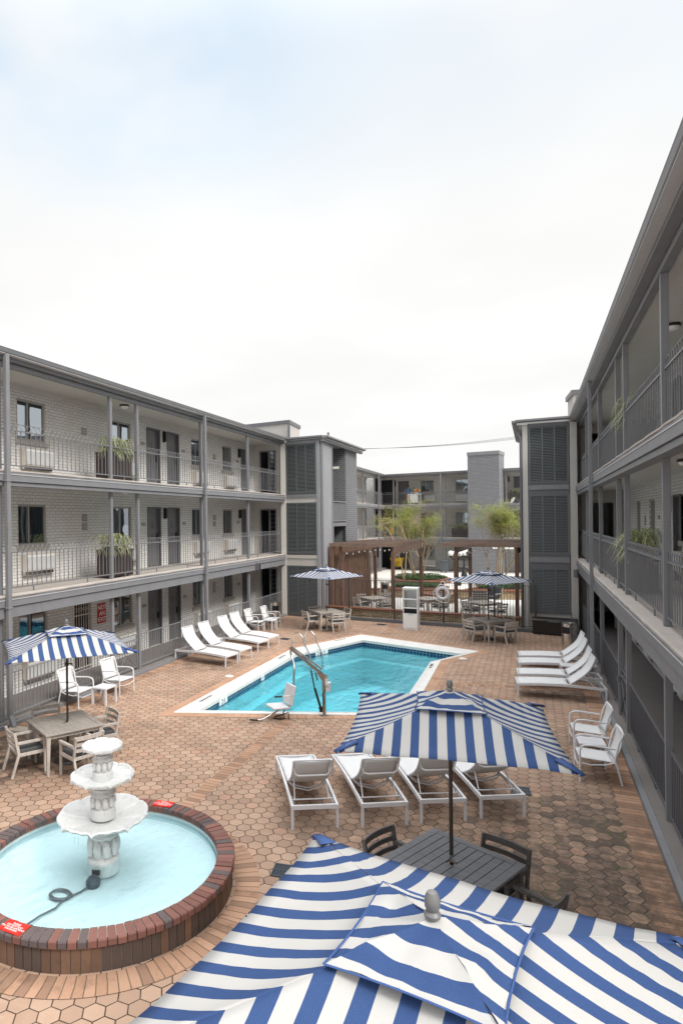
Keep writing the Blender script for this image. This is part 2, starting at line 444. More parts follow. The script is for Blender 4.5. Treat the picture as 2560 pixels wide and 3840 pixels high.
M['chrome'] = mat('chrome', (.75,.75,.75), .1, 1., var=.02)
M['plaster'] = stone_white()
M['coping'] = mat('white_coping', (.64,.625,.60), .7, var=.08, vs=2.5, bump=.2, bs=90, spots=.18)
M['poolfloor'] = mat('pool_plaster', (.50,.70,.725), .7, var=.12, vs=.5)
M['fountfloor'] = mat('fountain_paint', (.55,.655,.67), .6, var=.10, vs=1.1, spots=.25)
M['water'] = water_mat('pool_water_surface', (.47,.85,.91), 5., .7)
M['fwater'] = water_mat('fountain_water', (.90,.97,.98), 9., .30)
M['cedar'] = wood_mat('brown_cedar', (.10,.055,.038), (.21,.12,.08), 2, knots=True)
M['cedarh'] = wood_mat('brown_cedar_beam', (.15,.10,.078), (.28,.195,.15), 0, knots=True)
M['cap'] = wood_mat('red_brown_cap', (.15,.055,.03), (.25,.105,.06), 0, rough=.45)
M['concrete'] = mat('pale_concrete', (.58,.555,.51), .85, var=.1, vs=.8, bump=.2, bs=60, spots=.15)
M['ivy'] = leaf_mat('ground_cover_leaf', [(.022,.055,.014),(.05,.10,.028),(.075,.13,.04)])
M['soil'] = mat('dark_soil', (.035,.028,.02), .95, var=.3, vs=20)
M['leaf'] = leaf_mat('spring_leaf', [(.15,.19,.03),(.25,.29,.05),(.34,.36,.085)])
M['spider'] = leaf_mat('variegated_leaf', [(.16,.22,.07),(.46,.47,.26),(.55,.54,.34)])
M['bark'] = mat('tan_bark', (.30,.215,.135), .8, var=.25, vs=9, bump=.3, bs=40)
M['planter'] = mat('brown_planter', (.055,.040,.038), .5, var=.1)
M['glass'] = glass_mat('window_glass', .22)
M['glassbright'] = glass_mat('upper_window_glass', .42)
M['curtain'] = mat('pale_green_curtain', (.34,.40,.36), .9, var=.12, vs=3)
M['door'] = mat('door_paint', (.145,.142,.148), .45, var=.05)
M['frame'] = mat('window_frame', (.34,.32,.29), .5, var=.05)
M['ac'] = mat('ac_grille', (.74,.74,.74), .5, var=.04)
M['acbody'] = mat('ac_sleeve', (.62,.56,.50), .6, var=.05)
M['globe'] = mat('opal_globe', (.86,.84,.80), .3, var=.02)
M['red'] = mat('red_sign', (.42,.018,.02), .45, var=.04)
M['redbright'] = mat('red_plate', (.66,.025,.015), .4, var=.03)
M['paper'] = mat('white_lettering', (.85,.85,.83), .6, var=.01)
M['ink'] = mat('black_lettering', (.015,.015,.018), .6, var=.01)
M['yellow'] = mat('yellow_plastic', (.72,.46,.01), .5, var=.05)
M['skin'] = mat('skin', (.33,.19,.13), .55, var=.05)
M['hair'] = mat('dark_hair', (.012,.01,.01), .5, var=.2)
M['shirtblue'] = mat('slate_blue_cloth', (.10,.17,.25), .85, var=.1)
M['shirtblack'] = mat('black_cloth', (.012,.012,.016), .85, var=.1)
M['teal'] = mat('teal_cloth', (.01,.30,.29), .85, var=.1)
M['pink'] = mat('pinkish_cloth', (.42,.22,.21), .85, var=.1)
M['bin'] = mat('blue_grey_bin', (.10,.115,.13), .5, var=.08)
M['drain'] = mat('drain_plastic', (.05,.06,.075), .5, var=.1)
M['deckbox'] = mat('espresso_resin', (.022,.017,.016), .42, var=.1)
M['brass'] = mat('colourful_bottle', (.75,.30,.03), .4, var=.1)
M['sign'] = mat('grey_plaque', (.24,.22,.22), .5, var=.05)
M['cream'] = mat('cream_plastic', (.62,.58,.50), .5, var=.04)
M['roofing'] = mat('pale_roof', (.42,.40,.38), .9, var=.1)
M['lime'] = mat('pale_lime', (.5,.5,.5), .9)
def tile_mat():
    t = NT('blue_mosaic'); o = t.obj(); sp = t.n('SeparateXYZ'); t.l(o, sp.inputs[0])
    u = t.math('ADD', sp.outputs[0], sp.outputs[1])
    fr = t.math('FRACT', t.math('MULTIPLY', u, 13.)); z = t.math('FRACT', t.math('MULTIPLY', sp.outputs[2], 13.))
    tri = t.math('GREATER_THAN', t.math('ADD', t.math('ABSOLUTE', t.math('SUBTRACT', fr, .5)), t.math('MULTIPLY', z, .5)), .42)
    c = t.mix(tri, (.14,.26,.36), (.02,.045,.10))
    c = t.mix(t.ramp(t.noise(o, 12, 2), .5, .7, 0, .6), c, (.02,.05,.12))
    return t.fin(c, .2, 0, .5)
M['tile'] = tile_mat()
def stone_mat():
    t = NT('stacked_stone'); o = t.obj(); sp = t.n('SeparateXYZ'); t.l(o, sp.inputs[0])
    cb = t.n('CombineXYZ'); t.l(t.math('ADD', sp.outputs[0], sp.outputs[1]), cb.inputs[0]); t.l(sp.outputs[2], cb.inputs[1])
    bt = t.n('TexBrick'); t.l(cb.outputs[0], bt.inputs['Vector'])
    for k, v in (('Scale',1.),('Mortar Size',.006),('Mortar Smooth',.1),('Brick Width',.30),('Row Height',.075)): bt.inputs[k].default_value = v
    bt.inputs['Color1'].default_value = (.40,.29,.17,1); bt.inputs['Color2'].default_value = (.60,.48,.33,1); bt.inputs['Mortar'].default_value = (.06,.045,.03,1)
    c = t.mix(t.ramp(t.noise(o, 5, 3), .4, .65, 0, .6), bt.outputs[0], (.28,.17,.09))
    t.bump(t.math('MULTIPLY_ADD', bt.outputs[1], -1., t.noise(o, 9, 3)), .8, .03)
    return t.fin(c, .8, 0, .3)
M['stone'] = stone_mat()

def text(name, s, size, mw, mtl, parent=None, depth=.003, align='CENTER', ls=1.0):
    """flat lettering; mw = 4x4 matrix taking the text plane (x right, y up, z out) into the parent's space"""
    cu = bpy.data.curves.new(name, 'FONT'); cu.body = s; cu.size = size; cu.align_x = align; cu.align_y = 'CENTER'
    cu.extrude = depth; cu.space_line = ls
    ob = bpy.data.objects.new(name, cu); COL.objects.link(ob)
    bpy.context.view_layer.update()
    me = bpy.data.meshes.new_from_object(ob.evaluated_get(bpy.context.evaluated_depsgraph_get()))
    bpy.data.objects.remove(ob); me.transform(mw); me.materials.clear(); me.materials.append(mtl)
    o = bpy.data.objects.new(name, me); COL.objects.link(o)
    if parent is not None: o.parent = parent
    return o

def frame(o, x, z):
    x = Vector(x).normalized(); z = Vector(z).normalized(); y = z.cross(x).normalized(); x = y.cross(z)
    return Matrix(((x.x,y.x,z.x,o[0]),(x.y,y.y,z.y,o[1]),(x.z,y.z,z.z,o[2]),(0,0,0,1)))

# ------------------------------------------------------------ ground, deck, pool
POOL_OUT = [(-8.11,14.34),(-2.70,15.33),(-2.78,21.49),(-1.71,23.26),(-6.39,25.67),(-8.04,22.38)]
POOL_IN = [(-7.60,14.55),(-3.04,15.42),(-3.06,21.12),(-2.20,22.62),(-6.03,24.47),(-7.55,21.40)]
POOL_OUT = [TA(*p) for p in POOL_OUT]; POOL_IN = [TA(*p) for p in POOL_IN]
def sheet(name, outer, holes, z, mtl):
    bm = bmesh.new(); es = []
    for loop in [outer]+holes:
        vs = [bm.verts.new((p[0],p[1],z)) for p in loop]
        es += [bm.edges.new((vs[i], vs[(i+1) % len(vs)])) for i in range(len(vs))]
    bmesh.ops.triangle_fill(bm, use_beauty=True, use_dissolve=False, edges=es)
    for f in bm.faces:
        if f.normal.z < 0: f.normal_flip()
    me = bpy.data.meshes.new(name); bm.to_mesh(me); bm.free(); me.materials.append(mtl)
    o = bpy.data.objects.new(name, me); COL.objects.link(o); o['kind'] = 'structure'; return o
FA = Vector(TA(-9.25,29.78)); FB = Vector(TA(-.32,27.66)); FD = (FB-FA).normalized(); FN = Vector((-FD.y, FD.x))
def fp(t, off=0, z=0):                              # point on the skewed far-end line
    p = FA+FD*t+FN*off; return (p.x, p.y, z)
sheet('ground', [(-400,-400),(400,-400),(400,600),(-400,600)], [POOL_OUT], -.03, M['lime'])
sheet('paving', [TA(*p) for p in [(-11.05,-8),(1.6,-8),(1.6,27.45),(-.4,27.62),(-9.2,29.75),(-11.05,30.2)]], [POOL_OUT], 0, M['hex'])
# ribbons of brick in the paving
m = MB()
m.strip([TA(1.43,-6),TA(1.43,27.4)], .34, .004); m.strip([TA(-10.9,-6),TA(-10.9,30.1)], .3, .004)
m.strip([TA(-5.3,9.15),TA(-5.3,14.5)], .24, .004); m.strip([TA(-5.4,26.0),TA(-5.75,28.8)], .24, .004)
m.strip([TA(-2.45,18.55),TA(1.25,18.72)], .24, .004)
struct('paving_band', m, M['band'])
m = MB(); c = POOL_OUT
def grow(poly, k):
    n = len(poly); out = []
    for i in range(n):
        a, b, d = Vector(poly[i-1]), Vector(poly[i]), Vector(poly[(i+1) % n])
        u = (b-a).normalized(); w = (d-b).normalized(); n1 = Vector((u.y,-u.x)); n2 = Vector((w.y,-w.x))
        q = (n1+n2); q = q/ (1+n1.dot(n2)); p = b+q*k; out.append((p.x, p.y))
    return out
g = grow(POOL_OUT, .13)
hm = tuple((Vector(g[0])+Vector(g[1]))/2); m.strip([hm]+g[1:]+[g[0], hm], .26, .006)
struct('pool_surround', m, M['bandpool'])

pool = thing('swimming_pool', 'angular in-ground swimming pool with wide white coping in the brick courtyard', 'swimming pool', (*TA(-5, 19), 0), raw=True)
bot = -1.5
m = MB(); n = len(POOL_IN)
ins = grow(POOL_IN, .05)
m.prism(ins, bot, bot+.02)
obj('pool_floor', m, M['poolfloor'], pool, 'raw', False)
m = MB()
for i in range(n):
    a, b = ins[i], ins[(i+1) % n]
    m.add([(a[0],a[1],bot),(b[0],b[1],bot),(b[0],b[1],-.0),(a[0],a[1],-.0)], [(0,1,2,3)])
ledge = grow(POOL_IN, -.28)
for i in (0, 5, 4, 3):
    j = (i+1) % n
    m.add([(ins[i][0],ins[i][1],-.62),(ins[j][0],ins[j][1],-.62),(ledge[j][0],ledge[j][1],-.62),(ledge[i][0],ledge[i][1],-.62)], [(0,1,2,3)])
    m.add([(ledge[i][0],ledge[i][1],bot),(ledge[j][0],ledge[j][1],bot),(ledge[j][0],ledge[j][1],-.62),(ledge[i][0],ledge[i][1],-.62)], [(0,1,2,3)])
obj('pool_wall', m, M['poolfloor'], pool, 'raw', False)
m = MB()
for i in range(n):
    a, b = POOL_IN[i], POOL_IN[(i+1) % n]; w = grow(POOL_IN, .03)
    a2, b2 = w[i], w[(i+1) % n]
    m.add([(a2[0],a2[1],-.24),(b2[0],b2[1],-.24),(b2[0],b2[1],.0),(a2[0],a2[1],.0)], [(0,1,2,3)])
obj('tile_band', m, M['tile'], pool, 'raw', False)
m = MB()
zi, zo = .045, .02
for i in range(n):
    j = (i+1) % n
    A, B, Ci, Di = POOL_OUT[i], POOL_OUT[j], POOL_IN[j], POOL_IN[i]
    L = (Vector(B)-Vector(A)).length; k = max(2, int(L/.62))
    for q in range(k):                              # separate coping stones with thin joints
        def lp(P, Q, t): return (P[0]+(Q[0]-P[0])*t, P[1]+(Q[1]-P[1])*t)
        e = .004/L; t0, t1 = q/k+(e if q else 0), (q+1)/k-(e if q < k-1 else 0)
        a, b, cI, dI = lp(A,B,t0), lp(A,B,t1), lp(Di,Ci,t1), lp(Di,Ci,t0)
        def mid(P, Q, t): return lp(P, Q, t)
        r = [(a,zo-.08),(a,zo),(mid(a,dI,.82),zo+.012),(mid(a,dI,.86),zi),(mid(a,dI,.97),zi),(dI,zi-.02),(dI,-.06)]
        s2 = [(b,zo-.08),(b,zo),(mid(b,cI,.82),zo+.012),(mid(b,cI,.86),zi),(mid(b,cI,.97),zi),(cI,zi-.02),(cI,-.06)]
        vs = [(p[0],p[1],z) for p, z in r]+[(p[0],p[1],z) for p, z in s2]; u = len(r)
        m.add(vs, [(h,h+1,u+h+1,u+h) for h in range(u-1)]+[tuple(range(u))[::-1], tuple(range(u,2*u))])
obj('coping', m, M['coping'], pool, 'raw', True, ang=50)
m = MB(); m.prism(grow(POOL_IN, .04), -.171, -.17)
m2 = MB(); w = grow(POOL_IN, .04)
m2.add([(p[0],p[1],-.16) for p in w], [tuple(range(len(w)))])
struct('pool_water', m2, M['water'])
# lettering on the coping and depth tiles in the band
def along(a, b, t, inset, z):
    a = Vector(a); b = Vector(b); d = (b-a).normalized(); p = a+(b-a)*t+Vector((-d.y, d.x))*inset
    return (p.x-pool.location.x, p.y-pool.location.y, z), (d.x, d.y, 0)
for (a, b, t) in ((POOL_OUT[5],POOL_OUT[0],.84),(POOL_OUT[5],POOL_OUT[0],.18),(POOL_OUT[4],POOL_OUT[5],.38),(POOL_OUT[1],POOL_OUT[2],.85)):
    o, d = along(a, b, t, .17, .034)
    text('lettering', 'NO DIVING', .12, frame(o, d, (0,0,1)), M['ink'], pool, .001)
for (a, b, t, s) in ((POOL_IN[4],POOL_IN[5],.60,'10'),(POOL_IN[4],POOL_IN[5],.70,'C'),(POOL_IN[5],POOL_IN[0],.80,'3 C'),(POOL_IN[5],POOL_IN[0],.42,'4')):
    A = Vector(a); B = Vector(b); d = (B-A).normalized(); nn = Vector((-d.y, d.x)); p = A+(B-A)*t+nn*.0
    o = (p.x-pool.location.x+nn.x*.008, p.y-pool.location.y+nn.y*.008, -.085)
    mw = frame(o, (d.x,d.y,0), (nn.x,nn.y,0))
    m = MB(); m.bc((0,0,-.003), (.12*len(s)+.1, .15, .006)); q = obj('depth_tile', m, M['paper'], pool, smooth=False); q.data.transform(mw)
    text('depth_number', s, .15, mw, M['ink'], q, .004)

# ------------------------------------------------------------ facade generator (local frame: x outward from the wall, y along, z up)
FL = [.10, 2.90, 5.67]
TOPS = [2.40, 5.32, 7.98]
def wall_mesh(y0, y1, z0, z1, ops, depth=.13):
    """upright wall in the plane x=0 with real openings, jambs and a dark room behind each opening"""
    m = MB()
    ys = sorted(set([y0,y1]+[v for o in ops for v in o[:2]])); zs = sorted(set([z0,z1]+[v for o in ops for v in o[2:4]]))
    ys = [v for v in ys if y0 <= v <= y1]; zs = [v for v in zs if z0 <= v <= z1]
    for i in range(len(ys)-1):
        for j in range(len(zs)-1):
            cy, cz = (ys[i]+ys[i+1])/2, (zs[j]+zs[j+1])/2
            if any(o[0] < cy < o[1] and o[2] < cz < o[3] for o in ops): continue
            m.add([(0,ys[i],zs[j]),(0,ys[i+1],zs[j]),(0,ys[i+1],zs[j+1]),(0,ys[i],zs[j+1])], [(0,1,2,3)])
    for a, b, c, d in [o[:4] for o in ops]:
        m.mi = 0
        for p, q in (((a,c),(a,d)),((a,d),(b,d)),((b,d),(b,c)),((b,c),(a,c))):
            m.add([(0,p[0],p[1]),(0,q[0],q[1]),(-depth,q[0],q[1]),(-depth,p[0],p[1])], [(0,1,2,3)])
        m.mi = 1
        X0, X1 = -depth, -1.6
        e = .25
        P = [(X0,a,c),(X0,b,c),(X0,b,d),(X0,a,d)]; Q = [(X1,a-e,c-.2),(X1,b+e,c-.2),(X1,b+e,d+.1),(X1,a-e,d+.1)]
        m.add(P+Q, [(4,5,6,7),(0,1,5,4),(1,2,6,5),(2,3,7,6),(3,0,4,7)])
    m.mi = 0
    return m
def window(par, y0, y1, z0, z1, top=False, seed=0, full=False):
    rr = random.Random(seed)
    m = MB(); w = .055
    for a, b in (((-.10,y0,z0),(-.03,y0+w,z1)),((-.10,y1-w,z0),(-.03,y1,z1)),((-.10,y0+w,z0),(-.03,y1-w,z0+w)),((-.10,y0+w,z1-w),(-.03,y1-w,z1))): m.b(a, b)
    m.b((-.085,y0+(y1-y0)*.40,z0+w),(-.045,y0+(y1-y0)*.40+.035,z1-w))
    f = obj('window', m, M['frame'], par, smooth=False)
    m = MB(); m.b((-.072,y0+w,z0+w),(-.064,y1-w,z1-w)); obj('pane', m, M['glassbright' if top else 'glass'], f, smooth=False)
    m = MB(); k = 26; span = (y1-y0)*(.92 if full else rr.uniform(.42,.62)); ya = y1-.05-span if rr.random() < .7 else y0+.05
    vs = []; 
    for i in range(k+1):
        y = ya+span*i/k; x = -.22+.028*math.sin(i*1.9+seed)+.012*math.sin(i*.7)
        vs += [(x,y,z0-.05),(x,y,z1)]
    m.add(vs, [(2*i,2*i+2,2*i+3,2*i+1) for i in range(k)]); obj('curtain', m, M['curtain'], f, smooth=True, ang=80)
    m = MB()
    nb = max(3, int((y1-y0+.12)/.11)); 
    for i in range(nb):
        a = y0-.06+(y1-y0+.12)*i/nb; m.b((-.02,a+.005,z0-.12),(.05,a+(y1-y0+.12)/nb-.005,z0-.005))
    obj('sill', m, M['frame'], f, smooth=False)
    return f
def door(par, y0, y1, z0, z1):
    m = MB(); w = .05
    m.b((-.115,y0+w,z0+.02),(-.085,y1-w,z1-w))
    W = (y1-y0-2*w); yy = y0+w
    for cz, hh in ((.18,.42),(.66,.52),(1.32,.30)):    # six raised panels
        for k in (0,1):
            a = yy+W*(.12+.42*k); b = a+W*.34
            for p, q in (((a,z0+cz),(b,z0+cz+.025)),((a,z0+cz+hh-.025),(b,z0+cz+hh)),((a,z0+cz+.025),(a+.025,z0+cz+hh-.025)),((b-.025,z0+cz+.025),(b,z0+cz+hh-.025))):
                m.b((-.085,p[0],p[1]),(-.074,q[0],q[1]))
    d = obj('door', m, M['door'], par, smooth=False)
    m = MB()
    for a, b in (((-.13,y0,z0),(.02,y0+w,z1)),((-.13,y1-w,z0),(.02,y1,z1)),((-.13,y0+w,z1-w),(.02,y1-w,z1))): m.b(a, b)
    obj('door_frame', m, M['trimdark'], d, smooth=False)
    m = MB(); m.b((-.085,y1-w-.13,z0+.95),(-.05,y1-w-.07,z0+1.17)); m.tube([(-.05,y1-w-.10,z0+1.0),(-.02,y1-w-.10,z0+1.0),(-.02,y1-w-.20,z0+1.0)],.011,6)
    obj('handle', m, M['black'], d)
    return d
def ac_unit(par, y0, y1, z0, z1):
    m = MB(); m.b((.0,y0,z0),(.20,y1,z1)); a = obj('air_conditioner', m, M['acbody'], par, smooth=False)
    m = MB(); k = 14
    m.b((.20,y0+.03,z0+.03),(.205,y1-.03,z1-.03))
    for i in range(k):
        z = z0+.04+(z1-z0-.08)*i/k; m.b((.205,y0+.04,z),(.225,y1-.04,z+(z1-z0-.08)/k*.55))
    obj('grille', m, M['ac'], a, smooth=False)
    m = MB(); m.b((.0,y0+.05,z0-.09),(.12,y1-.02,z0-.003)); obj('drain_pan', m, M['steel'], a, smooth=False)
def rail_bay(par, x, y0, y1, zf, pitch=.158, rings=True, mtl='rail', name='railing'):
    m = MB(); zb = zf+.13; zr = zf+.93; zt = zf+1.085
    m.beam((x,y0,zb),(x,y1,zb),.032,.028); m.beam((x,y0,zr),(x,y1,zr),.036,.024)
    k = max(2, round((y1-y0)/pitch)); st = (y1-y0)/k
    for i in range(k+1):
        y = y0+st*i; m.b((x-.008,y-.008,zb),(x+.008,y+.008,zr))
    nl = max(1, round((y1-y0)/1.8))
    for i in range(1, nl+1):
        y = y0+(y1-y0)*(i-.5)/nl; m.b((x-.012,y-.012,zf),(x+.012,y+.012,zb))
    o = obj(name, m, M[mtl], par, smooth=False)
    if rings:
        m = MB(); m.beam((x,y0,zt),(x,y1,zt),.012,.010)
        rr = (zt-zr)/2-.008; zc = (zt+zr)/2
        for i in range(k):
            y = y0+st*(i+.5)
            m.tube([(x, y+min(rr,st/2)*math.cos(a), zc+rr*math.sin(a)) for a in [2*PI*j/14 for j in range(14)]], .0065, 4, True)
        obj('scroll_band', m, M[mtl], o)
    return o
def facade(name, label, cat, loc, rz, y0, y1, posts, wins, doors, D=1.5, brick='brick', pipes=(), lamps=(), sconces=(), signs=(), rails=True,
           acs=True, skip=(), gate=None, levels=(0,1,2), planter_bays=(), post_from=0., gx=.0, ks=1., ow=0., op=0., railmtl='rail', tri=None, bays=None):
    t = thing(name, label, cat, loc, rz, raw=True)
    fw = lambda v: ks*v+ow
    fpp = lambda v: ks*v+op
    y0, y1 = fpp(y0), fpp(y1); posts = [fpp(v) for v in posts]; pipes = [fpp(v) for v in pipes]
    wins = [(fw(a), fw(b)) for a, b in wins]; doors = [(fw(a), fw(b)) for a, b in doors]
    lamps = [(fw(y), L) for y, L in lamps]; sconces = [(fw(y), L) for y, L in sconces]; signs = [(fw(y), z, h) for y, z, h in signs]
    if gate: gate = (fw(gate[0]), fw(gate[1]))
    ys = [y0]+sorted(posts)+[y1]
    for L in levels:
        f = FL[L]; ops = []
        for a, b in wins: ops.append((a, b, f+1.0, f+2.08))
        for a, b in doors: ops.append((a, b, f, f+2.10))
        if L == 0 and gate: ops.append((gate[0], gate[1], f, f+2.05))
        zt = (FL+[8.45])[L+1]-.2
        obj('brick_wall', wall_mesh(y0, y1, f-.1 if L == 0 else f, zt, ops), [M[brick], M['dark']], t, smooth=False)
        for i, (a, b) in enumerate(wins):
            window(t, a, b, f+1.0, f+2.08, L == 2 and not brick.startswith('far'), seed=i*7+L, full=brick.startswith('far'))
            if acs: ac_unit(t, a+.08, b+.14, f+.32, f+.76)
        for a, b in doors: door(t, a, b, f, f+2.10)
    # slabs with their two-step edge
    for L in levels:
        if L == 0: continue
        f = FL[L]; m = MB()
        m.b((0,y0,f-.14),(D+.2,y1,f)); sl = obj('floor_slab', m, M['floor'], t, smooth=False)
        m = MB(); zb = TOPS[L-1]; rl = random.Random(L)
        k = int((y1-y0)/.35)                          # worn, slightly ragged lip of the slab
        vs = []
        for i in range(k+1):
            y = y0+(y1-y0)*i/k; dz = rl.uniform(-.012,.004); dx = rl.uniform(-.006,.012)
            vs += [(D+.2,y,f+.004),(D+.235+dx,y,f-.004+dz),(D+.235+dx,y,f-.035+dz),(D+.2,y,f-.04)]
        m.add(vs, [(4*i+h,4*i+4+h,4*i+5+h,4*i+1+h) for i in range(k) for h in range(3)])
        obj('slab_lip', m, M['floor'], sl, smooth=False)
        m = MB(); m.b((D+.12,y0,f-.25),(D+.225,y1,f-.03)); fa = obj('fascia', m, M['trim'], t, smooth=False)
        m = MB(); m.b((D+.225,y0,f-.105),(D+.237,y1,f-.09)); obj('drip_edge', m, M['drip'], fa, smooth=False)
        m = MB(); m.b((D-.04,y0,zb),(D+.19,y1,f-.262)); m.b((D-.03,y0,f-.262),(D+.12,y1,f-.14)); obj('edge_beam', m, M['trim'], t, smooth=False)
        m = MB(); m.b((0,y0,f-.20),(D-.04,y1,f-.142)); m.b((.0,y0,f-.30),(.07,y1,f-.2)); obj('soffit', m, M['soffit'], t, smooth=False)
    if 2 in levels:
        m = MB(); m.b((-9,y0,8.2),(D+.12,y1,8.30)); rf = obj('roof', m, M['roofing'], t, smooth=False)
        m = MB(); g = D+.16+gx
        prof = [(g,8.20),(g+.14,8.20),(g+.17,8.225),(g+.19,8.29),(g+.20,8.31),(g+.17,8.315),(g+.14,8.30),(g,8.30)]
        n = len(prof); m.add([(x,y0,z) for x, z in prof]+[(x,y1,z) for x, z in prof], [(i,(i+1) % n,n+(i+1) % n,n+i) for i in range(n)]+[tuple(range(n)), tuple(range(2*n-1,n-1,-1))])
        gu = obj('gutter', m, M['trim'], rf, smooth=False)
        m = MB(); m.b((g-.002,y0,8.19),(g+.155,y1,8.2)); obj('gutter_lip', m, M['drip'], rf, smooth=False)
        m = MB(); m.b((D+.02,y0,8.10),(D+.158+gx,y1,8.185)); m.b((D+.1,y0,8.186),(g-.001,y1,8.305)); m.b((D-.06,y0,7.985),(D+.06,y1,8.085)); obj('eave_beam', m, M['trim'], t, smooth=False)
        m = MB(); m.b((0,y0,8.09),(D-.06,y1,8.15)); m.b((0,y0,7.93),(.06,y1,8.09)); m.b((D-.2,y0,8.05),(D-.08,y1,8.088)); obj('soffit', m, M['soffit'], t, smooth=False)
    for p in posts:
        m = MB(); m.b((D-.05,p-.05,post_from),(D+.05,p+.05,7.985)); obj('post', m, M['trim'], t, smooth=False, bevel=.006)
    for p in pipes:
        m = MB(); m.b((D+.245,p-.055,.28),(D+.335,p+.055,8.2)); m.beam((D+.29,p,.30),(D+.42,p-.02,.06),.1,.08)
        for z in (2.62,5.40): m.b((D+.238,p-.075,z),(D+.345,p+.075,z+.035))
        obj('downpipe', m, M['trim'], t, smooth=False, bevel=.006)
    if rails:
        for L in levels:
            if L == 0: continue
            for i in range(len(ys)-1):
                a, b = ys[i]+.05, ys[i+1]-.05
                if b-a < .3 or (L, i) in skip: continue
                rail_bay(t, D, a, b, FL[L], mtl=railmtl)
    for (y, L) in lamps:
        z = FL[L+1]-.20 if L < 2 else 8.09
        m = MB(); m.lathe([(.14,z),(.15,z-.04),(.13,z-.055)], 20, (.75,y,0)); cl = obj('ceiling_lamp', m, M['bronze'], t)
        m = MB(); m.lathe([(.125,z-.055),(.10,z-.10),(.04,z-.125),(.0,z-.13)], 20, (.75,y,0)); obj('lamp_bowl', m, M['globe'], cl)
    for (y, L) in sconces:
        z = FL[L]+1.68; m = MB(); m.b((0,y-.05,z),(.05,y+.05,z+.40)); m.tube([(.08,y,z+.02),(.08,y,z+.38)], .045, 10); obj('wall_lamp', m, M['black'], t)
    for (y, z, h) in signs:
        m = MB(); m.b((0,y-.11,z),(.02,y+.11,z+h)); s = obj('wall_plaque', m, M['sign'], t, smooth=False)
        m = MB(); m.b((.02,y-.085,z+.03),(.024,y+.085,z+h-.03)); obj('plaque_panel', m, M['frame'], s, smooth=False)
    return t
def panel_louver(par, p, q, z0, z1, name='louver_panel', nb=3):
    """slatted shutter in the vertical plane through p and q (parent space)"""
    p = Vector((p[0],p[1],0)); q = Vector((q[0],q[1],0)); d = (q-p).normalized(); n = Vector((d.y,-d.x,0)); W = (q-p).length
    m = MB(); w = .07
    def bar(a0, a1, b0, b1, th=.05):
        vs = [p+d*a+n*o+Vector((0,0,z)) for o in (0, th) for a, z in ((a0,b0),(a1,b0),(a1,b1),(a0,b1))]
        m.add(vs, [(3,2,1,0),(4,5,6,7),(0,1,5,4),(1,2,6,5),(2,3,7,6),(3,0,4,7)])
    bar(0,w,z0,z1); bar(W-w,W,z0,z1); bar(w,W-w,z0,z0+w); bar(w,W-w,z1-w,z1)
    cw = (W-2*w)/nb
    for i in range(1, nb): bar(w+cw*i-.025, w+cw*i+.025, z0+w, z1-w)
    o = obj(name, m, M['louver'], par, smooth=False)
    m = MB(); k = int((z1-z0-2*w)/.060)
    for b in range(nb):
        a0 = w+cw*b+(.025 if b else 0); a1 = w+cw*(b+1)-(.025 if b < nb-1 else 0)
        for i in range(k):
            z = z0+w+(z1-z0-2*w)*(i+.5)/k
            A = p+d*a0; B = p+d*a1
            o1 = n*.014+Vector((0,0,.017)); o2 = n*.046-Vector((0,0,.019)); th = Vector((0,0,.010))
            m.add([A+o1+Vector((0,0,z)),B+o1+Vector((0,0,z)),B+o2+Vector((0,0,z)),A+o2+Vector((0,0,z)),
                   A+o1+th+Vector((0,0,z)),B+o1+th+Vector((0,0,z)),B+o2+th+Vector((0,0,z)),A+o2+th+Vector((0,0,z))],
                  [(0,1,2,3),(7,6,5,4),(3,2,6,7),(0,4,5,1),(0,3,7,4),(1,5,6,2)])
    obj('slat', m, M['louver'], o, smooth=False)
    m = MB(); vs = [p+d*a-n*.03+Vector((0,0,z)) for a, z in ((0,z0),(W,z0),(W,z1),(0,z1))]; m.add(vs, [(0,1,2,3)])
    obj('backing', m, M['dark'], o, smooth=False)
    return o

# ------------------------------------------------------------ west wing (left in the photo), wall plane x = -12.8, facing +x
left = facade('motel_wing', 'three storey painted brick motel wing with white air conditioners, along the left of the pool', 'building', (AX*-12.8,0,0), 0, 1.5, 30.3, D=1.42, ks=AD, ow=AC*-12.8, op=AC*-11.3,
    posts=[4.2,8.3,12.5,16.66,18.0,22.1,26.24,30.2], wins=[(6.6,7.7),(10.6,11.7),(14.81,15.9),(18.95,20.05),(24.25,25.3),(27.03,28.02)],
    doors=[(8.6,9.48),(12.7,13.58),(21.0,21.9),(22.38,23.26),(29.0,29.88)], pipes=[12.47,21.87], lamps=[(18.6,2),(18.6,1),(10,2)],
    sconces=[(22.14,2),(22.14,1),(28.72,2),(28.72,1)],
    signs=[(17.57,FL[2]+1.42,.2),(17.55,FL[1]+1.62,.2),(17.55,FL[1]+1.36,.2),(26.25,FL[2]+1.40,.2),(26.2,FL[1]+1.62,.2),(26.2,FL[1]+1.36,.2),(26.1,FL[0]+1.40,.2),(26.1,FL[0]+1.62,.2)]
      +[(y,FL[L]+1.45,.1) for y in (20.75,23.6,28.6) for L in (0,1,2)], gate=(17.02,17.84))
D = 1.42
LY = lambda y: AD*y+AC*-11.3
LW = lambda y: AD*y+AC*-12.8
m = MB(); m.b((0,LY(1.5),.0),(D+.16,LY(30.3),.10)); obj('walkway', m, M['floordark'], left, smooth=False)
m = MB(); m.b((D+.16,LY(1.5),-.02),(D+.24,LY(30.3),.085)); obj('kerb', m, M['trim'], left, smooth=False)
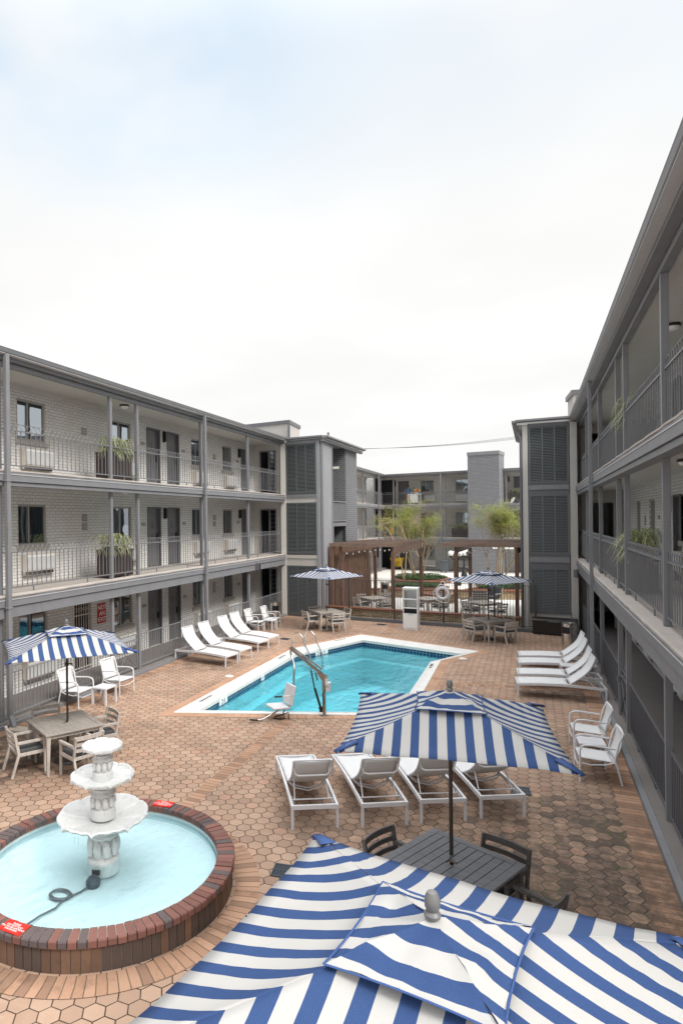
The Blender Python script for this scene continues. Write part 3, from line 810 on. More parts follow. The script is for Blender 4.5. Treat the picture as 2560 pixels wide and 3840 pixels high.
# barred passage gate in the ground floor wall
m = MB()
for i in range(8):
    y = LW(17.05)+.76*i/7; m.b((-.03,y-.009,.14),(-.012,y+.009,2.1))
for z in (.2,1.1,1.75,2.09): m.b((-.035,LW(17.03),z-.015),(-.008,LW(17.83),z+.015))
for i in range(6):
    y = LW(17.1)+.65*i/5; m.tube([(-.02,y+.05*math.cos(a),1.92+.05*math.sin(a)) for a in [PI*j/6 for j in range(12)]], .006, 4, True)
obj('barred_gate', m, M['acbody'], left)
# end wall of the walkways with the lobby opening
for L in range(3):
    f = FL[L]; zt = (FL+[8.3])[L+1]-.2
    m = MB(); m.b((0,LY(30.3),f),(.3,LY(30.42),zt)); m.b((1.15,LY(30.3),f),(1.62,LY(30.42),zt)); m.b((.3,LY(30.3),f+2.12),(1.15,LY(30.42),zt))
    obj('lobby_wall', m, M['trimlight'], left, smooth=False)
    m = MB(); m.b((.3,LY(30.26),f),(.36,LY(30.3),f+2.12)); m.b((1.09,LY(30.26),f),(1.15,LY(30.3),f+2.12)); m.b((.36,LY(30.26),f+2.06),(1.09,LY(30.3),f+2.12)); obj('lobby_frame', m, M['trim'], left, smooth=False)

# roof parapet box above the far end of the left wing
pb = thing('roof_parapet', 'pale parapet box with brown metal cap rising above the left roof end', 'parapet', (-12.2,31.2,8.3))
m = MB(); m.add([(-3.2,.62,0),(1.05,-.38,0),(1.05,1.6,0),(-3.2,2.6,0),(-3.2,.62,.78),(1.05,-.38,.78),(1.05,1.6,.78),(-3.2,2.6,.78)], [(0,1,5,4),(1,2,6,5),(2,3,7,6),(3,0,4,7),(4,5,6,7)])
obj('parapet_wall', m, M['roofing'], pb, smooth=False)
m = MB(); m.add([(-3.25,.57,.78),(1.10,-.45,.78),(1.10,1.65,.78),(-3.25,2.65,.78),(-3.25,.57,.95),(1.10,-.45,.95),(1.10,1.65,.95),(-3.25,2.65,.95)], [(0,1,5,4),(1,2,6,5),(2,3,7,6),(3,0,4,7),(4,5,6,7),(3,2,1,0)])
m.b((1.0,-.43,-.05),(1.09,-.33,.78)); obj('parapet_cap', m, M['trimdark'], pb, smooth=False)

# stair tower at the far left corner
tw = thing('stair_tower', 'grey stair tower with three dark louvered screens at the left pool corner', 'tower', (*TA(-11.2,30.2),0), raw=True)
P = Vector((-11.02,30.17)); Q = Vector((-9.42,29.80)); dv = (Q-P).normalized()
m = MB(); m.bc((-11.17,30.22,4.03),(.26,.22,8.06)); obj('corner_column', m, M['trimlight'], tw, True, False, bevel=.01)
m = MB(); m.bc((-9.32,29.80,4.05),(.17,.17,8.1), -.23); obj('corner_post', m, M['stucco'], tw, True, False)
for z0, z1 in ((.10,2.36),(2.93,5.28),(5.72,8.0)): panel_louver(tw, Vector(TA(*P))-tw.location.xy, Vector(TA(*Q))-tw.location.xy, z0, z1)
def skew_box(par, a, b, off0, off1, z0, z1, name, mtl):
    a = Vector(a); b = Vector(b); d = (b-a).normalized(); n = Vector((d.y,-d.x))
    q = [a+n*off0, b+n*off0, b+n*off1, a+n*off1]; m = MB(); m.prism([(p.x,p.y) for p in q], z0, z1)
    return obj(name, m, mtl, par, True, False)
skew_box(tw, P, Q, .02, -.12, 2.36, 2.70, 'spandrel', M['trimlight']); skew_box(tw, P, Q, .05, -.12, 2.70, 2.85, 'spandrel', M['trimlight']); skew_box(tw, P, Q, .0, -.12, 2.85, 2.93, 'spandrel', M['trim'])
skew_box(tw, P, Q, .02, -.12, 5.28, 5.50, 'spandrel', M['trimlight']); skew_box(tw, P, Q, .05, -.12, 5.50, 5.66, 'spandrel', M['trim']); skew_box(tw, P, Q, .0, -.12, 5.66, 5.72, 'spandrel', M['trim'])
skew_box(tw, P, Q, .0, -.12, -.02, .10, 'base_curb', M['trim']); skew_box(tw, P, Q, .08, -.1, 8.0, 8.12, 'eave_board', M['trim'])
m = MB(); m.b((-9.28,29.9,0),(-9.15,31.3,8.1)); obj('stucco_wall', m, M['stucco'], tw, True, False)
m = MB(); m.b((-9.25,31.3,0),(-9.12,31.42,8.1)); m.b((-9.2,29.74,0),(-9.11,29.83,8.1)); obj('corner_trim', m, M['trim'], tw, True, False)
m = MB(); m.b((-12.0,33.9,0),(-9.16,34.05,8.12)); obj('brick_return', m, M['greybrickx'], tw, True, False)
m = MB(); m.b((-9.3,34.05,0),(-9.15,36.1,8.12)); obj('brick_pier', m, M['greybrick'], tw, True, False)
m = MB(); m.b((-12.0,36.1,0),(-9.15,36.2,8.12)); m.b((-12.1,30.6,0),(-12.0,36.1,8.12)); obj('back_wall', m, M['greybrickx'], tw, True, False)
for z0, z1 in ((4.38,5.38),):
    m = MB(); k = 17
    for i in range(k):
        y = 31.50+2.34*i/(k-1); m.b((-9.17,y-.02,z0+.05),(-9.14,y+.02,z1-.04))
    m.b((-9.19,31.44,z0+.04),(-9.165,33.88,z1-.03)); m.b((-9.20,31.43,z1-.05),(-9.11,33.89,z1)); m.b((-9.20,31.43,z0),(-9.11,33.89,z0+.05)); m.b((-9.2,31.43,z0),(-9.13,31.49,z1))
    obj('landing_guard', m, M['trim'], tw, True, False)
for z0, z1 in ((4.15,4.33),(1.4,1.55)): m = MB(); m.b((-12,31.4,z0),(-9.14,33.9,z1)); obj('landing_slab', m, M['trim'], tw, True, False)
for f, zt in zip(FL, (2.7,5.47,8.1)):
    m = MB(); m.b((-13.3,33.4,f-.1),(-11.0,33.5,zt)); m.b((-11.35,30.6,f-.1),(-11.3,33.4,zt)); m.b((-13.1,30.3,f-.1),(-13.0,33.4,zt)); obj('lobby_passage', m, M['greybrickx'], tw, True, False)
    m = MB(); m.b((-13.1,30.4,f-.14),(-11.2,33.4,f-.002)); obj('passage_floor', m, M['floordark'], tw, True, False)
m = MB(); m.b((-9.18,31.43,3.4),(-9.12,31.5,4.15)); m.b((-9.18,33.8,3.4),(-9.12,33.9,4.15)); obj('landing_post', m, M['trim'], tw, True, False)
m = MB(); pl = [(-13.5,31.3),(-11.0,30.66),(-10.98,30.02),(-8.93,29.56),(-8.82,36.55),(-13.5,36.6)]
m.prism([(-13.5,31.3),(-11.0,30.7),(-9.1,30.0),(-9.0,36.4),(-13.5,36.4)], 8.14, 8.28); rf = obj('roof', m, M['roofing'], tw, True, False)
m = MB(); gp = [(-10.98,30.12),(-9.02,29.65),(-8.86,36.5)]
def gutter_run(m, pts, w=.19):
    for i in range(len(pts)-1):
        a = Vector(pts[i]); b = Vector(pts[i+1]); d = (b-a).normalized(); n = Vector((d.y,-d.x)); e = d*(.05 if i else 0)
        m.prism([tuple(a+e*0), tuple(b), tuple(b+n*w*.6), tuple(a+n*w*.6)], 8.2, 8.235)
        m.prism([tuple(a+n*.001), tuple(b+n*.001), tuple(b+n*w), tuple(a+n*w)], 8.236, 8.31)
gutter_run(m, gp); obj('gutter', m, M['trim'], tw, True, False)
m = MB()
for i in range(2):
    a = Vector(gp[i]); b = Vector(gp[i+1]); d = (b-a).normalized(); n = Vector((d.y,-d.x))
    m.prism([tuple(a-n*.16),tuple(b-n*.16),tuple(b-n*.02),tuple(a-n*.02)], 8.05, 8.19)
obj('eave_beam', m, M['trim'], tw, True, False)
m = MB(); m.tube([(-9.2,31.0,8.3),(-9.2,31.0,8.55)],.04,8); m.lathe([(.06,8.55),(.06,8.6)],8,(-9.2,31,0)); m.tube([(-9.1,33.8,8.3),(-9.1,33.8,8.42)],.06,8); obj('roof_vent', m, M['trimdark'], tw, True)

# ------------------------------------------------------------ east wing (right), wall plane x = 3.38, facing -x ; local y = -world y
right = facade('motel_wing', 'shaded three storey motel wing with iron balconies, running along the right edge of the photo', 'building', (AX*3.38,0,0), PI, -28.9, -3.0, D=1.42, ks=AD, ow=-AC*3.38, op=-AC*1.85,
    posts=[-28.75,-24.95,-20.3,-16.22,-14.92,-10.74,-6.5], wins=[(-24.6,-23.7),(-21.95,-21.05),(-14.1,-13.0),(-17.6,-16.6),(-8.3,-7.2)],
    doors=[(-19.85,-18.97),(-18.4,-17.5),(-12.1,-11.2),(-10.2,-9.3),(-27.4,-26.5)], pipes=[-19.75], lamps=[(-12.8,1),(-10.6,2),(-7,2),(-13.9,2)],
    sconces=[(-18.7,1),(-18.7,2)], signs=[(-22.7,FL[1]+1.3,.3),(-20.35,FL[1]+1.5,.1),(-17.1,FL[1]+1.5,.1)], railmtl='rail', gx=.055)
RY = lambda y: AD*y-AC*1.85
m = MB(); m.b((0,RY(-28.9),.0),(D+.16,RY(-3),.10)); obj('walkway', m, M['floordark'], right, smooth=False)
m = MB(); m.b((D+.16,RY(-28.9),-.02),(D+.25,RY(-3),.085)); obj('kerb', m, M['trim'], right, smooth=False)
for L in range(3):
    f = FL[L]; zt = (FL+[8.3])[L+1]-.2
    m = MB(); m.b((0,RY(-29.02),f),(.25,RY(-28.9),zt)); m.b((1.2,RY(-29.02),f),(1.62,RY(-28.9),zt)); m.b((.25,RY(-29.02),f+2.12),(1.2,RY(-28.9),zt)); obj('lobby_wall', m, M['trimlight'], right, smooth=False)
    m = MB(); m.b((-.4,RY(-33.9),f-.1),(1.6,RY(-33.7),zt+.2)); obj('passage_end', m, M['brickx'], right, smooth=False)
    m = MB(); m.b((1.55,RY(-33.7),f-.1),(1.62,RY(-29.02),zt+.2)); m.b((-.1,RY(-33.7),f-.1),(-.02,RY(-28.95),zt+.2)); obj('passage_wall', m, M['dark' if L != 1 else 'brick'], right, smooth=False)  # near-black on two storeys stands in for the shade inside the passage
    m = MB(); m.b((0,RY(-33.7),f-.14),(1.55,RY(-28.9),f)); obj('passage_floor', m, M['floordark'], right, smooth=False)
    m = MB(); m.b((0,RY(-33.7),zt),(1.55,RY(-29.02),zt+.1)); obj('passage_ceiling', m, M['soffit'], right, smooth=False)

te = thing('stair_tower', 'grey corner tower with three louvered screens beside the right balconies', 'tower', (*TA(1.6,27.6),0), raw=True)
P2 = Vector((-.08,27.80)); Q2 = Vector((1.42,27.52))
m = MB(); m.bc((1.58,27.55,4.05),(.26,.3,8.1)); obj('corner_column', m, M['trimlight'], te, True, False, bevel=.01)
m = MB(); m.bc((-.19,27.86,4.05),(.2,.16,8.1), -.18); obj('corner_post', m, M['trimlight'], te, True, False)
for z0, z1 in ((.74,2.50),(3.02,5.36),(5.80,8.02)): panel_louver(te, Vector(TA(*P2))-te.location.xy, Vector(TA(*Q2))-te.location.xy, z0, z1)
skew_box(te, P2, Q2, .02, -.12, 2.50, 2.72, 'spandrel', M['trimdark']); skew_box(te, P2, Q2, .05, -.12, 2.72, 2.92, 'spandrel', M['trim']); skew_box(te, P2, Q2, .0, -.12, 2.92, 3.02, 'spandrel', M['trim'])
skew_box(te, P2, Q2, .02, -.12, 5.36, 5.55, 'spandrel', M['trimdark']); skew_box(te, P2, Q2, .05, -.12, 5.55, 5.72, 'spandrel', M['trim']); skew_box(te, P2, Q2, .0, -.12, 5.72, 5.80, 'spandrel', M['trim'])
skew_box(te, P2, Q2, .0, -.12, -.02, .74, 'base_wall', M['trimlight']); skew_box(te, P2, Q2, .08, -.1, 8.02, 8.14, 'eave_board', M['trimdark'])
m = MB(); m.b((-.42,28.0,0),(-.28,35.0,8.1)); obj('side_wall', m, M['greybrick'], te, True, False)
m = MB(); m.prism([(-.50,28.1),(1.6,27.6),(4.5,29),(4.5,35.2),(-.50,35.2)], 8.14, 8.28); obj('roof', m, M['roofing'], te, True, False)
m = MB(); gutter_run(m, [(-.50,35.2),(-.52,27.86),(1.52,27.36)]); obj('gutter', m, M['trim'], te, True, False)
m = MB(); m.tube([(-.58,27.92,8.2),(-.56,27.90,7.95),(-.40,27.84,7.65),(-.36,27.80,7.4),(-.36,27.80,.05)], .05, 8); obj('downpipe', m, M['trimdark'], te, True)
pb2 = thing('roof_parapet', 'small pale parapet with grey cap peeking over the right tower roof', 'parapet', (1.9,29.2,8.3))
m = MB(); m.b((-.2,-.1,0),(3,1.5,1.1)); obj('parapet_wall', m, M['roofing'], pb2, smooth=False)
m = MB(); m.b((-.28,-.18,1.1),(3.1,1.6,1.30)); obj('parapet_cap', m, M['trimdark'], pb2, smooth=False)

# speakers, cameras and floodlights fixed to the buildings
def gadget(name, label, cat, loc, rz, build):
    t = thing(name, label, cat, loc, rz); build(t); return t
def spk(t):
    m = MB(); m.bc((.07,0,0),(.16,.22,.30)); obj('speaker_body', m, M['trimdark'], t, smooth=False, bevel=.015)
    m = MB(); m.bc((.155,0,0),(.01,.17,.25)); obj('grille', m, M['black'], t, smooth=False)
gadget('wall_speaker', 'dark box loudspeaker under the first balcony edge of the left wing', 'speaker', (-11.1,26.6,2.55), 0, spk)
gadget('wall_speaker', 'black box loudspeaker at the far end of the right wing above the ground floor fence', 'speaker', (1.70,27.0,2.35), PI*.75, spk)
def cam(t):
    m = MB(); m.bc((.12,0,0),(.34,.12,.12)); m.bc((0,0,-.02),(.1,.06,.06)); obj('camera_body', m, M['cream'], t, smooth=False, bevel=.02)
    m = MB(); m.lathe([(.045,0),(.05,.02)],10,(0,0,0)); o = obj('lens', m, M['black'], t); o.location = (.3,0,0); o.rotation_euler = (0,R(90),0)
gadget('security_camera', 'cream security camera on the grey stair tower wall', 'camera', (-9.13,31.5,6.95), 0, cam)
def camd(t):
    m = MB(); m.lathe([(.0,-.10),(.06,-.09),(.085,-.04),(.09,0)],14); obj('camera_dome', m, M['paper'], t)
gadget('dome_camera', 'small white dome camera under the first floor slab at the left tower corner', 'camera', (-11.35,29.6,2.41), 0, camd)
def fld(t):
    m = MB(); m.tube([(0,0,0),(-.18,-.05,.04)],.03,8); obj('bracket', m, M['trim'], t)
    m = MB(); m.lathe([(.05,0),(.08,.1),(.15,.24),(.16,.26)],14); o = obj('lamp_head', m, M['steel'], t); o.location = (-.18,-.05,.0); o.rotation_euler = (R(20),R(-62),0)
gadget('floodlight', 'silver floodlight sticking out from the edge of the right tower', 'floodlight', (-.43,33.8,5.2), 0, fld)

# ------------------------------------------------------------ ground-floor iron fences between the posts
def picket_bay(t, x, y0, y1, name='fence_panel', zt=1.13, mtl='trimdark'):
    m = MB(); m.beam((x,y0,zt),(x,y1,zt),.03,.025); m.beam((x,y0,.20),(x,y1,.20),.03,.025)
    k = max(2, round((y1-y0)/.122))
    for i in range(1, k): y = y0+(y1-y0)*i/k; m.b((x-.008,y-.008,.20),(x+.008,y+.008,zt))
    for q in (.28,.72): y = y0+(y1-y0)*q; m.b((x-.013,y-.013,.08),(x+.013,y+.013,.2))
    return obj(name, m, M[mtl], t, smooth=False)
def gate_bay(t, x, y0, y1, mtl='trimdark'):
    m = MB()
    for y in (y0+.05,y1-.05): m.b((x-.02,y-.02,.14),(x+.02,y+.02,1.15))
    for z in (.2,1.0,1.15): m.beam((x,y0+.05,z),(x,y1-.05,z),.03,.03)
    m.beam((x+.02,y0+.07,.2),(x+.02,y1-.07,1.0),.02,.012); m.beam((x+.02,y0+.07,1.0),(x+.02,y1-.07,.2),.02,.012)
    k = 9
    for i in range(1, k): y = y0+.05+(y1-y0-.1)*i/k; m.b((x-.008,y-.008,.2),(x+.008,y+.008,1.0))
    g = obj('gate', m, M[mtl], t, smooth=False)
    m = MB(); yc = (y0+y1)/2
    for s in (-1,1):
        m.tube([(x,yc+s*(.05+.13*math.exp(-a*.32)*1.0*(1-math.cos(a))/2+.07*math.sin(a)*math.exp(-a*.15)),1.22+.07*math.cos(a)*math.exp(-a*.12)) for a in [j*.5 for j in range(14)]], .007, 5)
        m.tube([(x,yc+s*.42*q,1.16+.14*(1-q*q)) for q in [j/8 for j in range(9)]], .007, 5)
    obj('scrollwork', m, M[mtl], g)
    return g
fl = thing('iron_fence', 'dark iron picket fence along the ground floor walkway of the left wing', 'fence', (AX*-11.3,12,0), 0, raw=True)

lp = [1.5,4.2,8.3,12.5,16.66,18.0,22.1,26.24,30.2]
for i in range(len(lp)-1):
    a, b = LY(lp[i])+.06-12, LY(lp[i+1])-.06-12
    (gate_bay if i == 4 else picket_bay)(fl, 0, a, b, mtl='trim')
fr = thing('iron_fence', 'dark iron picket fence along the ground floor walkway of the right wing', 'fence', (AX*1.88,12,0), PI, raw=True)
rp = [-28.75,-24.95,-20.3,-16.22,-14.92,-10.74,-6.5,-3]
for i in range(len(rp)-1):
    a, b = RY(rp[i])+.06+12, RY(rp[i+1])-.06+12
    g = (gate_bay if i == 3 else picket_bay)(fr, 0, a, b)
    if i == 3:
        m = MB(); m.bc((.06,a+.1,.93),(.07,.16,.1)); m.tube([(.10,a+.1,.93),(.10,a+.24,.93)],.014,6); obj('latch', m, M['chrome'], g)

# ------------------------------------------------------------ umbrellas
def umbrella_proto(name, label, loc, rz, zc=2.17, zt=2.52, side=2.22, group='striped market umbrellas'):
    t = thing(name, label, 'umbrella', loc, rz, group)
    m = MB(); a = side; h = zt-zc; n, k = 18, 10
    def panel(mb, a, zt, h, sag, inset, rot, t0=0., uoff=0., seed=0, wr=.0):
        vs = []; uv = []; co, si = math.cos(rot), math.sin(rot)
        for j in range(k+1):
            tt = t0+(1-t0)*j/k
            for i in range(n+1):
                s = -1+2*i/n
                x = s*tt*a/2; y = -(tt*a/2)+inset*(1-s*s)*tt*tt
                z = zt-h*tt-sag*(1-s*s)*math.sin(PI*min(1,tt*.93))
                z += (.016*noise.noise((x*2.6+seed, y*2.6, seed))+.008*noise.noise((x*11+seed, y*4, seed)))*(tt)+wr*noise.noise((x*7+seed*3, y*7, seed))*min(1, tt*1.6)*(1-.6*max(abs(s), tt) if tt > .7 else 1)
                vs.append((x*co-y*si, x*si+y*co, z)); uv.append((x*si+y*co+uoff, tt) if wr else (x+uoff, tt))
        fs = []; us = []
        for j in range(k):
            for i in range(n):
                q = (j*(n+1)+i, j*(n+1)+i+1, (j+1)*(n+1)+i+1, (j+1)*(n+1)+i); fs.append(q); us.append([uv[w] for w in q])
        mb.add(vs, fs, us)
    for q in range(4): panel(m, a, zt, h, .06, .055, q*PI/2, seed=q)
    m.mi = 1                                           # pole pockets at the corners
    for q in range(4):
        an = q*PI/2+PI/4; r = a/2*math.sqrt(2); c = Vector((math.cos(an)*r, math.sin(an)*r, zc+.004)); i = Vector((math.cos(an)*(r-.24), math.sin(an)*(r-.24), zc+h*.24/r+.006))
        sd = Vector((-math.sin(an), math.cos(an), 0))*.055
        m.add([c+sd*.5, c-sd*.5, i-sd, i+sd], [(0,1,2,3)], [[(0,0)]*4])
        m.add([c+sd*.6+Vector((0,0,-.02)), c-sd*.6+Vector((0,0,-.02)), c-sd*.6, c+sd*.6], [(0,1,2,3)], [[(0,0)]*4])
    ca = obj('canopy', m, [M['stripe'], M['blue']], t, smooth=True, ang=60)
    so = ca.modifiers.new('cloth', 'SOLIDIFY'); so.thickness = .004
    m = MB()
    for q in range(4): panel(m, .73, zt+.045, .135, .012, .025, q*PI/2+.0, seed=q+9, uoff=.09, wr=.04)
    m.mi = 1
    for q in range(4):
        co, si = math.cos(q*PI/2), math.sin(q*PI/2); pts = []
        for i in range(9):
            s = -1+2*i/8; x = s*.365; y = -.365+.02*(1-s*s); z = zt+.045-.135
            pts.append((x*co-y*si, x*si+y*co, z+.001))
        m.tube(pts, .006, 4)
    obj('vent_cap', m, [M['stripe'], M['blue']], ca, smooth=True, ang=60)
    m = MB(); m.tube([(0,0,.06),(0,0,zt+.03)], .021, 12); m.tube([(0,0,zc-.12),(0,0,zc-.06)], .045, 10); obj('pole', m, M['bronze'], t)
    m = MB(); m.lathe([(.036,zt+.045),(.038,zt+.058),(.031,zt+.068),(.025,zt+.073),(.033,zt+.090),(.036,zt+.115),(.031,zt+.140),(.022,zt+.158),(.004,zt+.165)], 18); obj('finial', m, M['finial'], t)
    for q in range(4):
        an = q*PI/2+PI/4; r = a/2*math.sqrt(2)*.97; m = MB()
        m.beam((0,0,zt-.03),(math.cos(an)*r,math.sin(an)*r,zc-.012),.016,.022)
        m.beam((0,0,zc-.08),(math.cos(an)*r*.48,math.sin(an)*r*.48,zt-.03-(zt-zc)*.50),.012,.018)
        obj('rib', m, M['bronze'], t)
    m = MB(); m.lathe([(.034,zc-.36),(.034,zc-.3)],10); m.tube([(.03,0,zc-.33),(.09,0,zc-.33),(.10,0,zc-.38)],.012,6); m.tube([(.02,.02,zc-.12),(.04,.07,zc-.25),(.03,.05,zc-.36),(.02,.01,zc-.38)],.005,5)
    obj('crank', m, M['black'], t)
    m = MB(); m.lathe([(.26,.0),(.265,.03),(.24,.065),(.16,.085),(.06,.11),(.035,.13),(.03,.30)], 28); obj('base_weight', m, M['bronze'], t)
    # two thin tie straps hanging from a hem
    m = MB()
    for s in (0,1): m.tube([(-a/2+.06,.10+.03*s,zc+.0),(-a/2+.065,.10+.05*s,zc-.12),(-a/2+.05,.13+.05*s,zc-.30-.05*s)], .006, 4)
    obj('tie_strap', m, M['black'], ca)
    return t
uz = 0
U0 = umbrella_proto('market_umbrella', 'nearest blue and white striped umbrella, its canopy filling the bottom right of the photo', (-.47,3.22,0), R(-12.5), 2.17, 2.525, 2.22)
U0.scale = (1.055,1.055,1.018)
dup(U0, (-.90,7.68,0), R(3.0), 'blue and white striped umbrella over the dark table behind the four near loungers')
dup(U0, (-8.48,11.05,-.02), R(42), 'tilted looking striped umbrella over the bleached table left of the fountain')
dup(U0, (-8.15,26.95,-.02), R(-28), 'small looking striped umbrella in front of the left louvered tower')
dup(U0, (-1.55,25.72,-.02), R(-41.6), 'striped umbrella beside the white hanging life ring, near the right tower')

# ------------------------------------------------------------ tables and dining chairs
def table(name, label, loc, rz, mtl, legm):
    t = thing(name, label, 'table', loc, rz, 'square teak umbrella tables'); L, W, z = 1.14, 1.10, .735
    m = MB(); f = .095
    for a, b in (((-L/2,-W/2),(-L/2+f,W/2)),((L/2-f,-W/2),(L/2,W/2)),((-L/2+f,-W/2),(L/2-f,-W/2+f)),((-L/2+f,W/2-f),(L/2-f,W/2))): m.b((a[0],a[1],z-.03),(b[0],b[1],z))
    k = 9; w = (L-2*f)/k
    for i in range(k):
        x = -L/2+f+w*i
        if i == 4:
            m.b((x+.004,-W/2+f+.004,z-.03),(x+w-.003,-.045,z-.002)); m.b((x+.004,.045,z-.03),(x+w-.003,W/2-f-.004,z-.002))
        else: m.b((x+.003,-W/2+f+.003,z-.03),(x+w-.003,W/2-f-.003,z-.0025))
    tp = obj('table_top', m, M[mtl], t, smooth=False, bevel=.004)
    m = MB()
    for y in (-W/2+.07,W/2-.07): m.b((-L/2+.09,y-.012,z-.10),(L/2-.09,y+.012,z-.031))
    for x in (-L/2+.07,L/2-.07): m.b((x-.012,-W/2+.09,z-.10),(x+.012,W/2-.09,z-.031))
    obj('apron', m, M[legm], t, smooth=False)
    for sx in (-1,1):
        for sy in (-1,1):
            m = MB(); x, y = sx*(L/2-.06), sy*(W/2-.06)
            vs = []
            for zz, r, o in ((z-.031,.034,0),(0,.022,.02)):
                vs += [(x+sx*o+a*r, y+sy*o+b*r, zz) for a, b in ((-1,-1),(1,-1),(1,1),(-1,1))]
            m.add(vs, [(0,1,2,3),(7,6,5,4),(0,4,5,1),(1,5,6,2),(2,6,7,3),(3,7,4,0)]); obj('leg', m, M[legm], t, smooth=False)
    return t
def chair(name, label, loc, rz, fm, group):
    """slatted dining armchair facing +y"""
    t = thing(name, label, 'chair', loc, rz, group); w = .27
    m = MB()
    for x in (-w,w): m.b((x-.02,-.23,.36),(x+.02,.25,.415))
    m.b((-w+.02,.21,.36),(w-.02,.25,.41)); m.b((-w+.02,-.23,.36),(w-.02,-.19,.41))
    obj('seat_frame', m, M[fm], t, smooth=False, bevel=.004)
    for x in (-w,w):
        m = MB(); m.beam((x,.25,.0),(x,.235,.60),.042,.036,(0,1,0)); obj('leg', m, M[fm], t, smooth=False, bevel=.004)
        m = MB(); m.beam((x,-.34,.0),(x,-.215,.40),.036,.045,(0,1,0)); m.beam((x,-.205,.36),(x,-.29,.785),.032,.05,(0,1,0)); obj('leg', m, M[fm], t, smooth=False, bevel=.004)
        m = MB(); m.b((x-.026,-.25,.575),(x+.026,.275,.62)); obj('arm', m, M[fm], t, smooth=False, bevel=.006)
    for z, hh in ((.75,.07),(.64,.055),(.535,.055)):
        m = MB(); vs = []
        for i in range(9):
            s = -1+2*i/8; y = -.205-(z-.36)*.2-.035*(1-s*s)
            for dy, dz in ((-.011,-hh/2),(.011,-hh/2),(.007,hh/2),(-.015,hh/2)): vs.append((s*(w-.015), y+dy, z+dz))
        m.add(vs, [(4*i+a,4*i+(a+1) % 4,4*i+4+(a+1) % 4,4*i+4+a) for i in range(8) for a in range(4)]+[(3,2,1,0),(32,33,34,35)])
        obj('back_slat', m, M[fm], t, smooth=False)
    m = MB(); m.b((-w+.025,-.20,.405),(w-.025,.23,.475)); c = obj('cushion', m, M['cushion'], t, smooth=True, bevel=.022)
    return t
T0 = table('teak_table', 'bleached grey teak table with umbrella, behind the white fountain', (-8.5,11.0,0), R(-34.6), 'wood', 'woodwhite')
T1 = table('teak_table', 'dark wet looking teak table beneath the big striped umbrella', (-.88,7.50,0), R(-29.5), 'wettop', 'wooddark')
CW = chair('dining_chair', 'bleached slatted chair at the left end of the table behind the fountain', (0,0,0), 0, 'woodwhite', 'slatted dining armchairs')
CD = chair('dining_chair', 'dark slatted chair at the left side of the dark table near the drain', (0,0,0), 0, 'wooddark', 'slatted dining armchairs')
used = set()
def seat(proto, c, rz, side, label, dist=None, off=0., turn=0.):
    """chair on side 0:+x 1:+y 2:-x 3:-y of a table at c turned rz"""
    an = rz+side*PI/2; d = dist or ((.64 if side in (0,2) else .53)+.17)
    c = T3((c[0],c[1],c[2] if len(c) > 2 else 0)); an += DR
    x = c[0]+math.cos(an)*d-math.sin(an)*off; y = c[1]+math.sin(an)*d+math.cos(an)*off; r = an+PI/2+turn
    if proto.name not in used:
        used.add(proto.name); proto.location = (x,y,c[2] if len(c) > 2 else 0); proto.rotation_euler = (0,0,r); proto['label'] = label; return proto
    return dup(proto, (x,y,c[2]), r, label, raw=True)
a = R(-34.6); c = (-8.5,11.0,0)
seat(CW, c, a, 2, 'bleached slatted chair at the left edge of the photo, beside the downpipe')
seat(CW, c, a, 1, 'slatted chair behind the far edge of the left table, only its top rail showing')
seat(CW, c, a, 0, 'slatted chair at the right end of the table behind the fountain, turned to the pool', turn=.15)
seat(CW, c, a, 3, 'bleached slatted chair half hidden by the top bowl of the fountain', dist=.72)
a = R(-29.5); c = (-.88,7.5,0)
seat(CD, c, a, 2, 'dark slatted chair at the left side of the dark umbrella table', off=.12, dist=.60)
seat(CD, c, a, 1, 'dark slatted chair beyond the far edge of the dark umbrella table', off=-.22, dist=.50)
seat(CD, c, a, 0, 'dark slatted chair on the right of the dark table, partly under the nearest canopy', turn=-.1, dist=.80)
dup(T0, (-8.15,26.9,0), R(-51), 'bleached teak umbrella table in front of the left louvered tower')
a = R(-51); c = (-8.15,26.9,0)
for s, l in ((0,'pool side chair of the table by the left louvers, its back to us'),(1,'slatted chair at the right end of the table by the left louvers'),(2,'slatted chair behind the table by the left louvers, against the screen'),(3,'slatted chair at the left corner of the table by the left louvers')):
    seat(CW, c, a, s, l)
dup(T0, (-1.54,25.75,0), R(-48), 'grey teak umbrella table right of the white towel cabinet'); 
a = R(-48); c = (-1.54,25.75,0)
for s, l in ((0,'slatted chair front right of the table by the black deck box'),(1,'slatted chair back right of the table by the black deck box'),(2,'slatted chair back left of the table right of the towel cabinet'),(3,'front left chair of the table right of the towel cabinet, back to pool')):
    seat(CW, c, a, s, l)

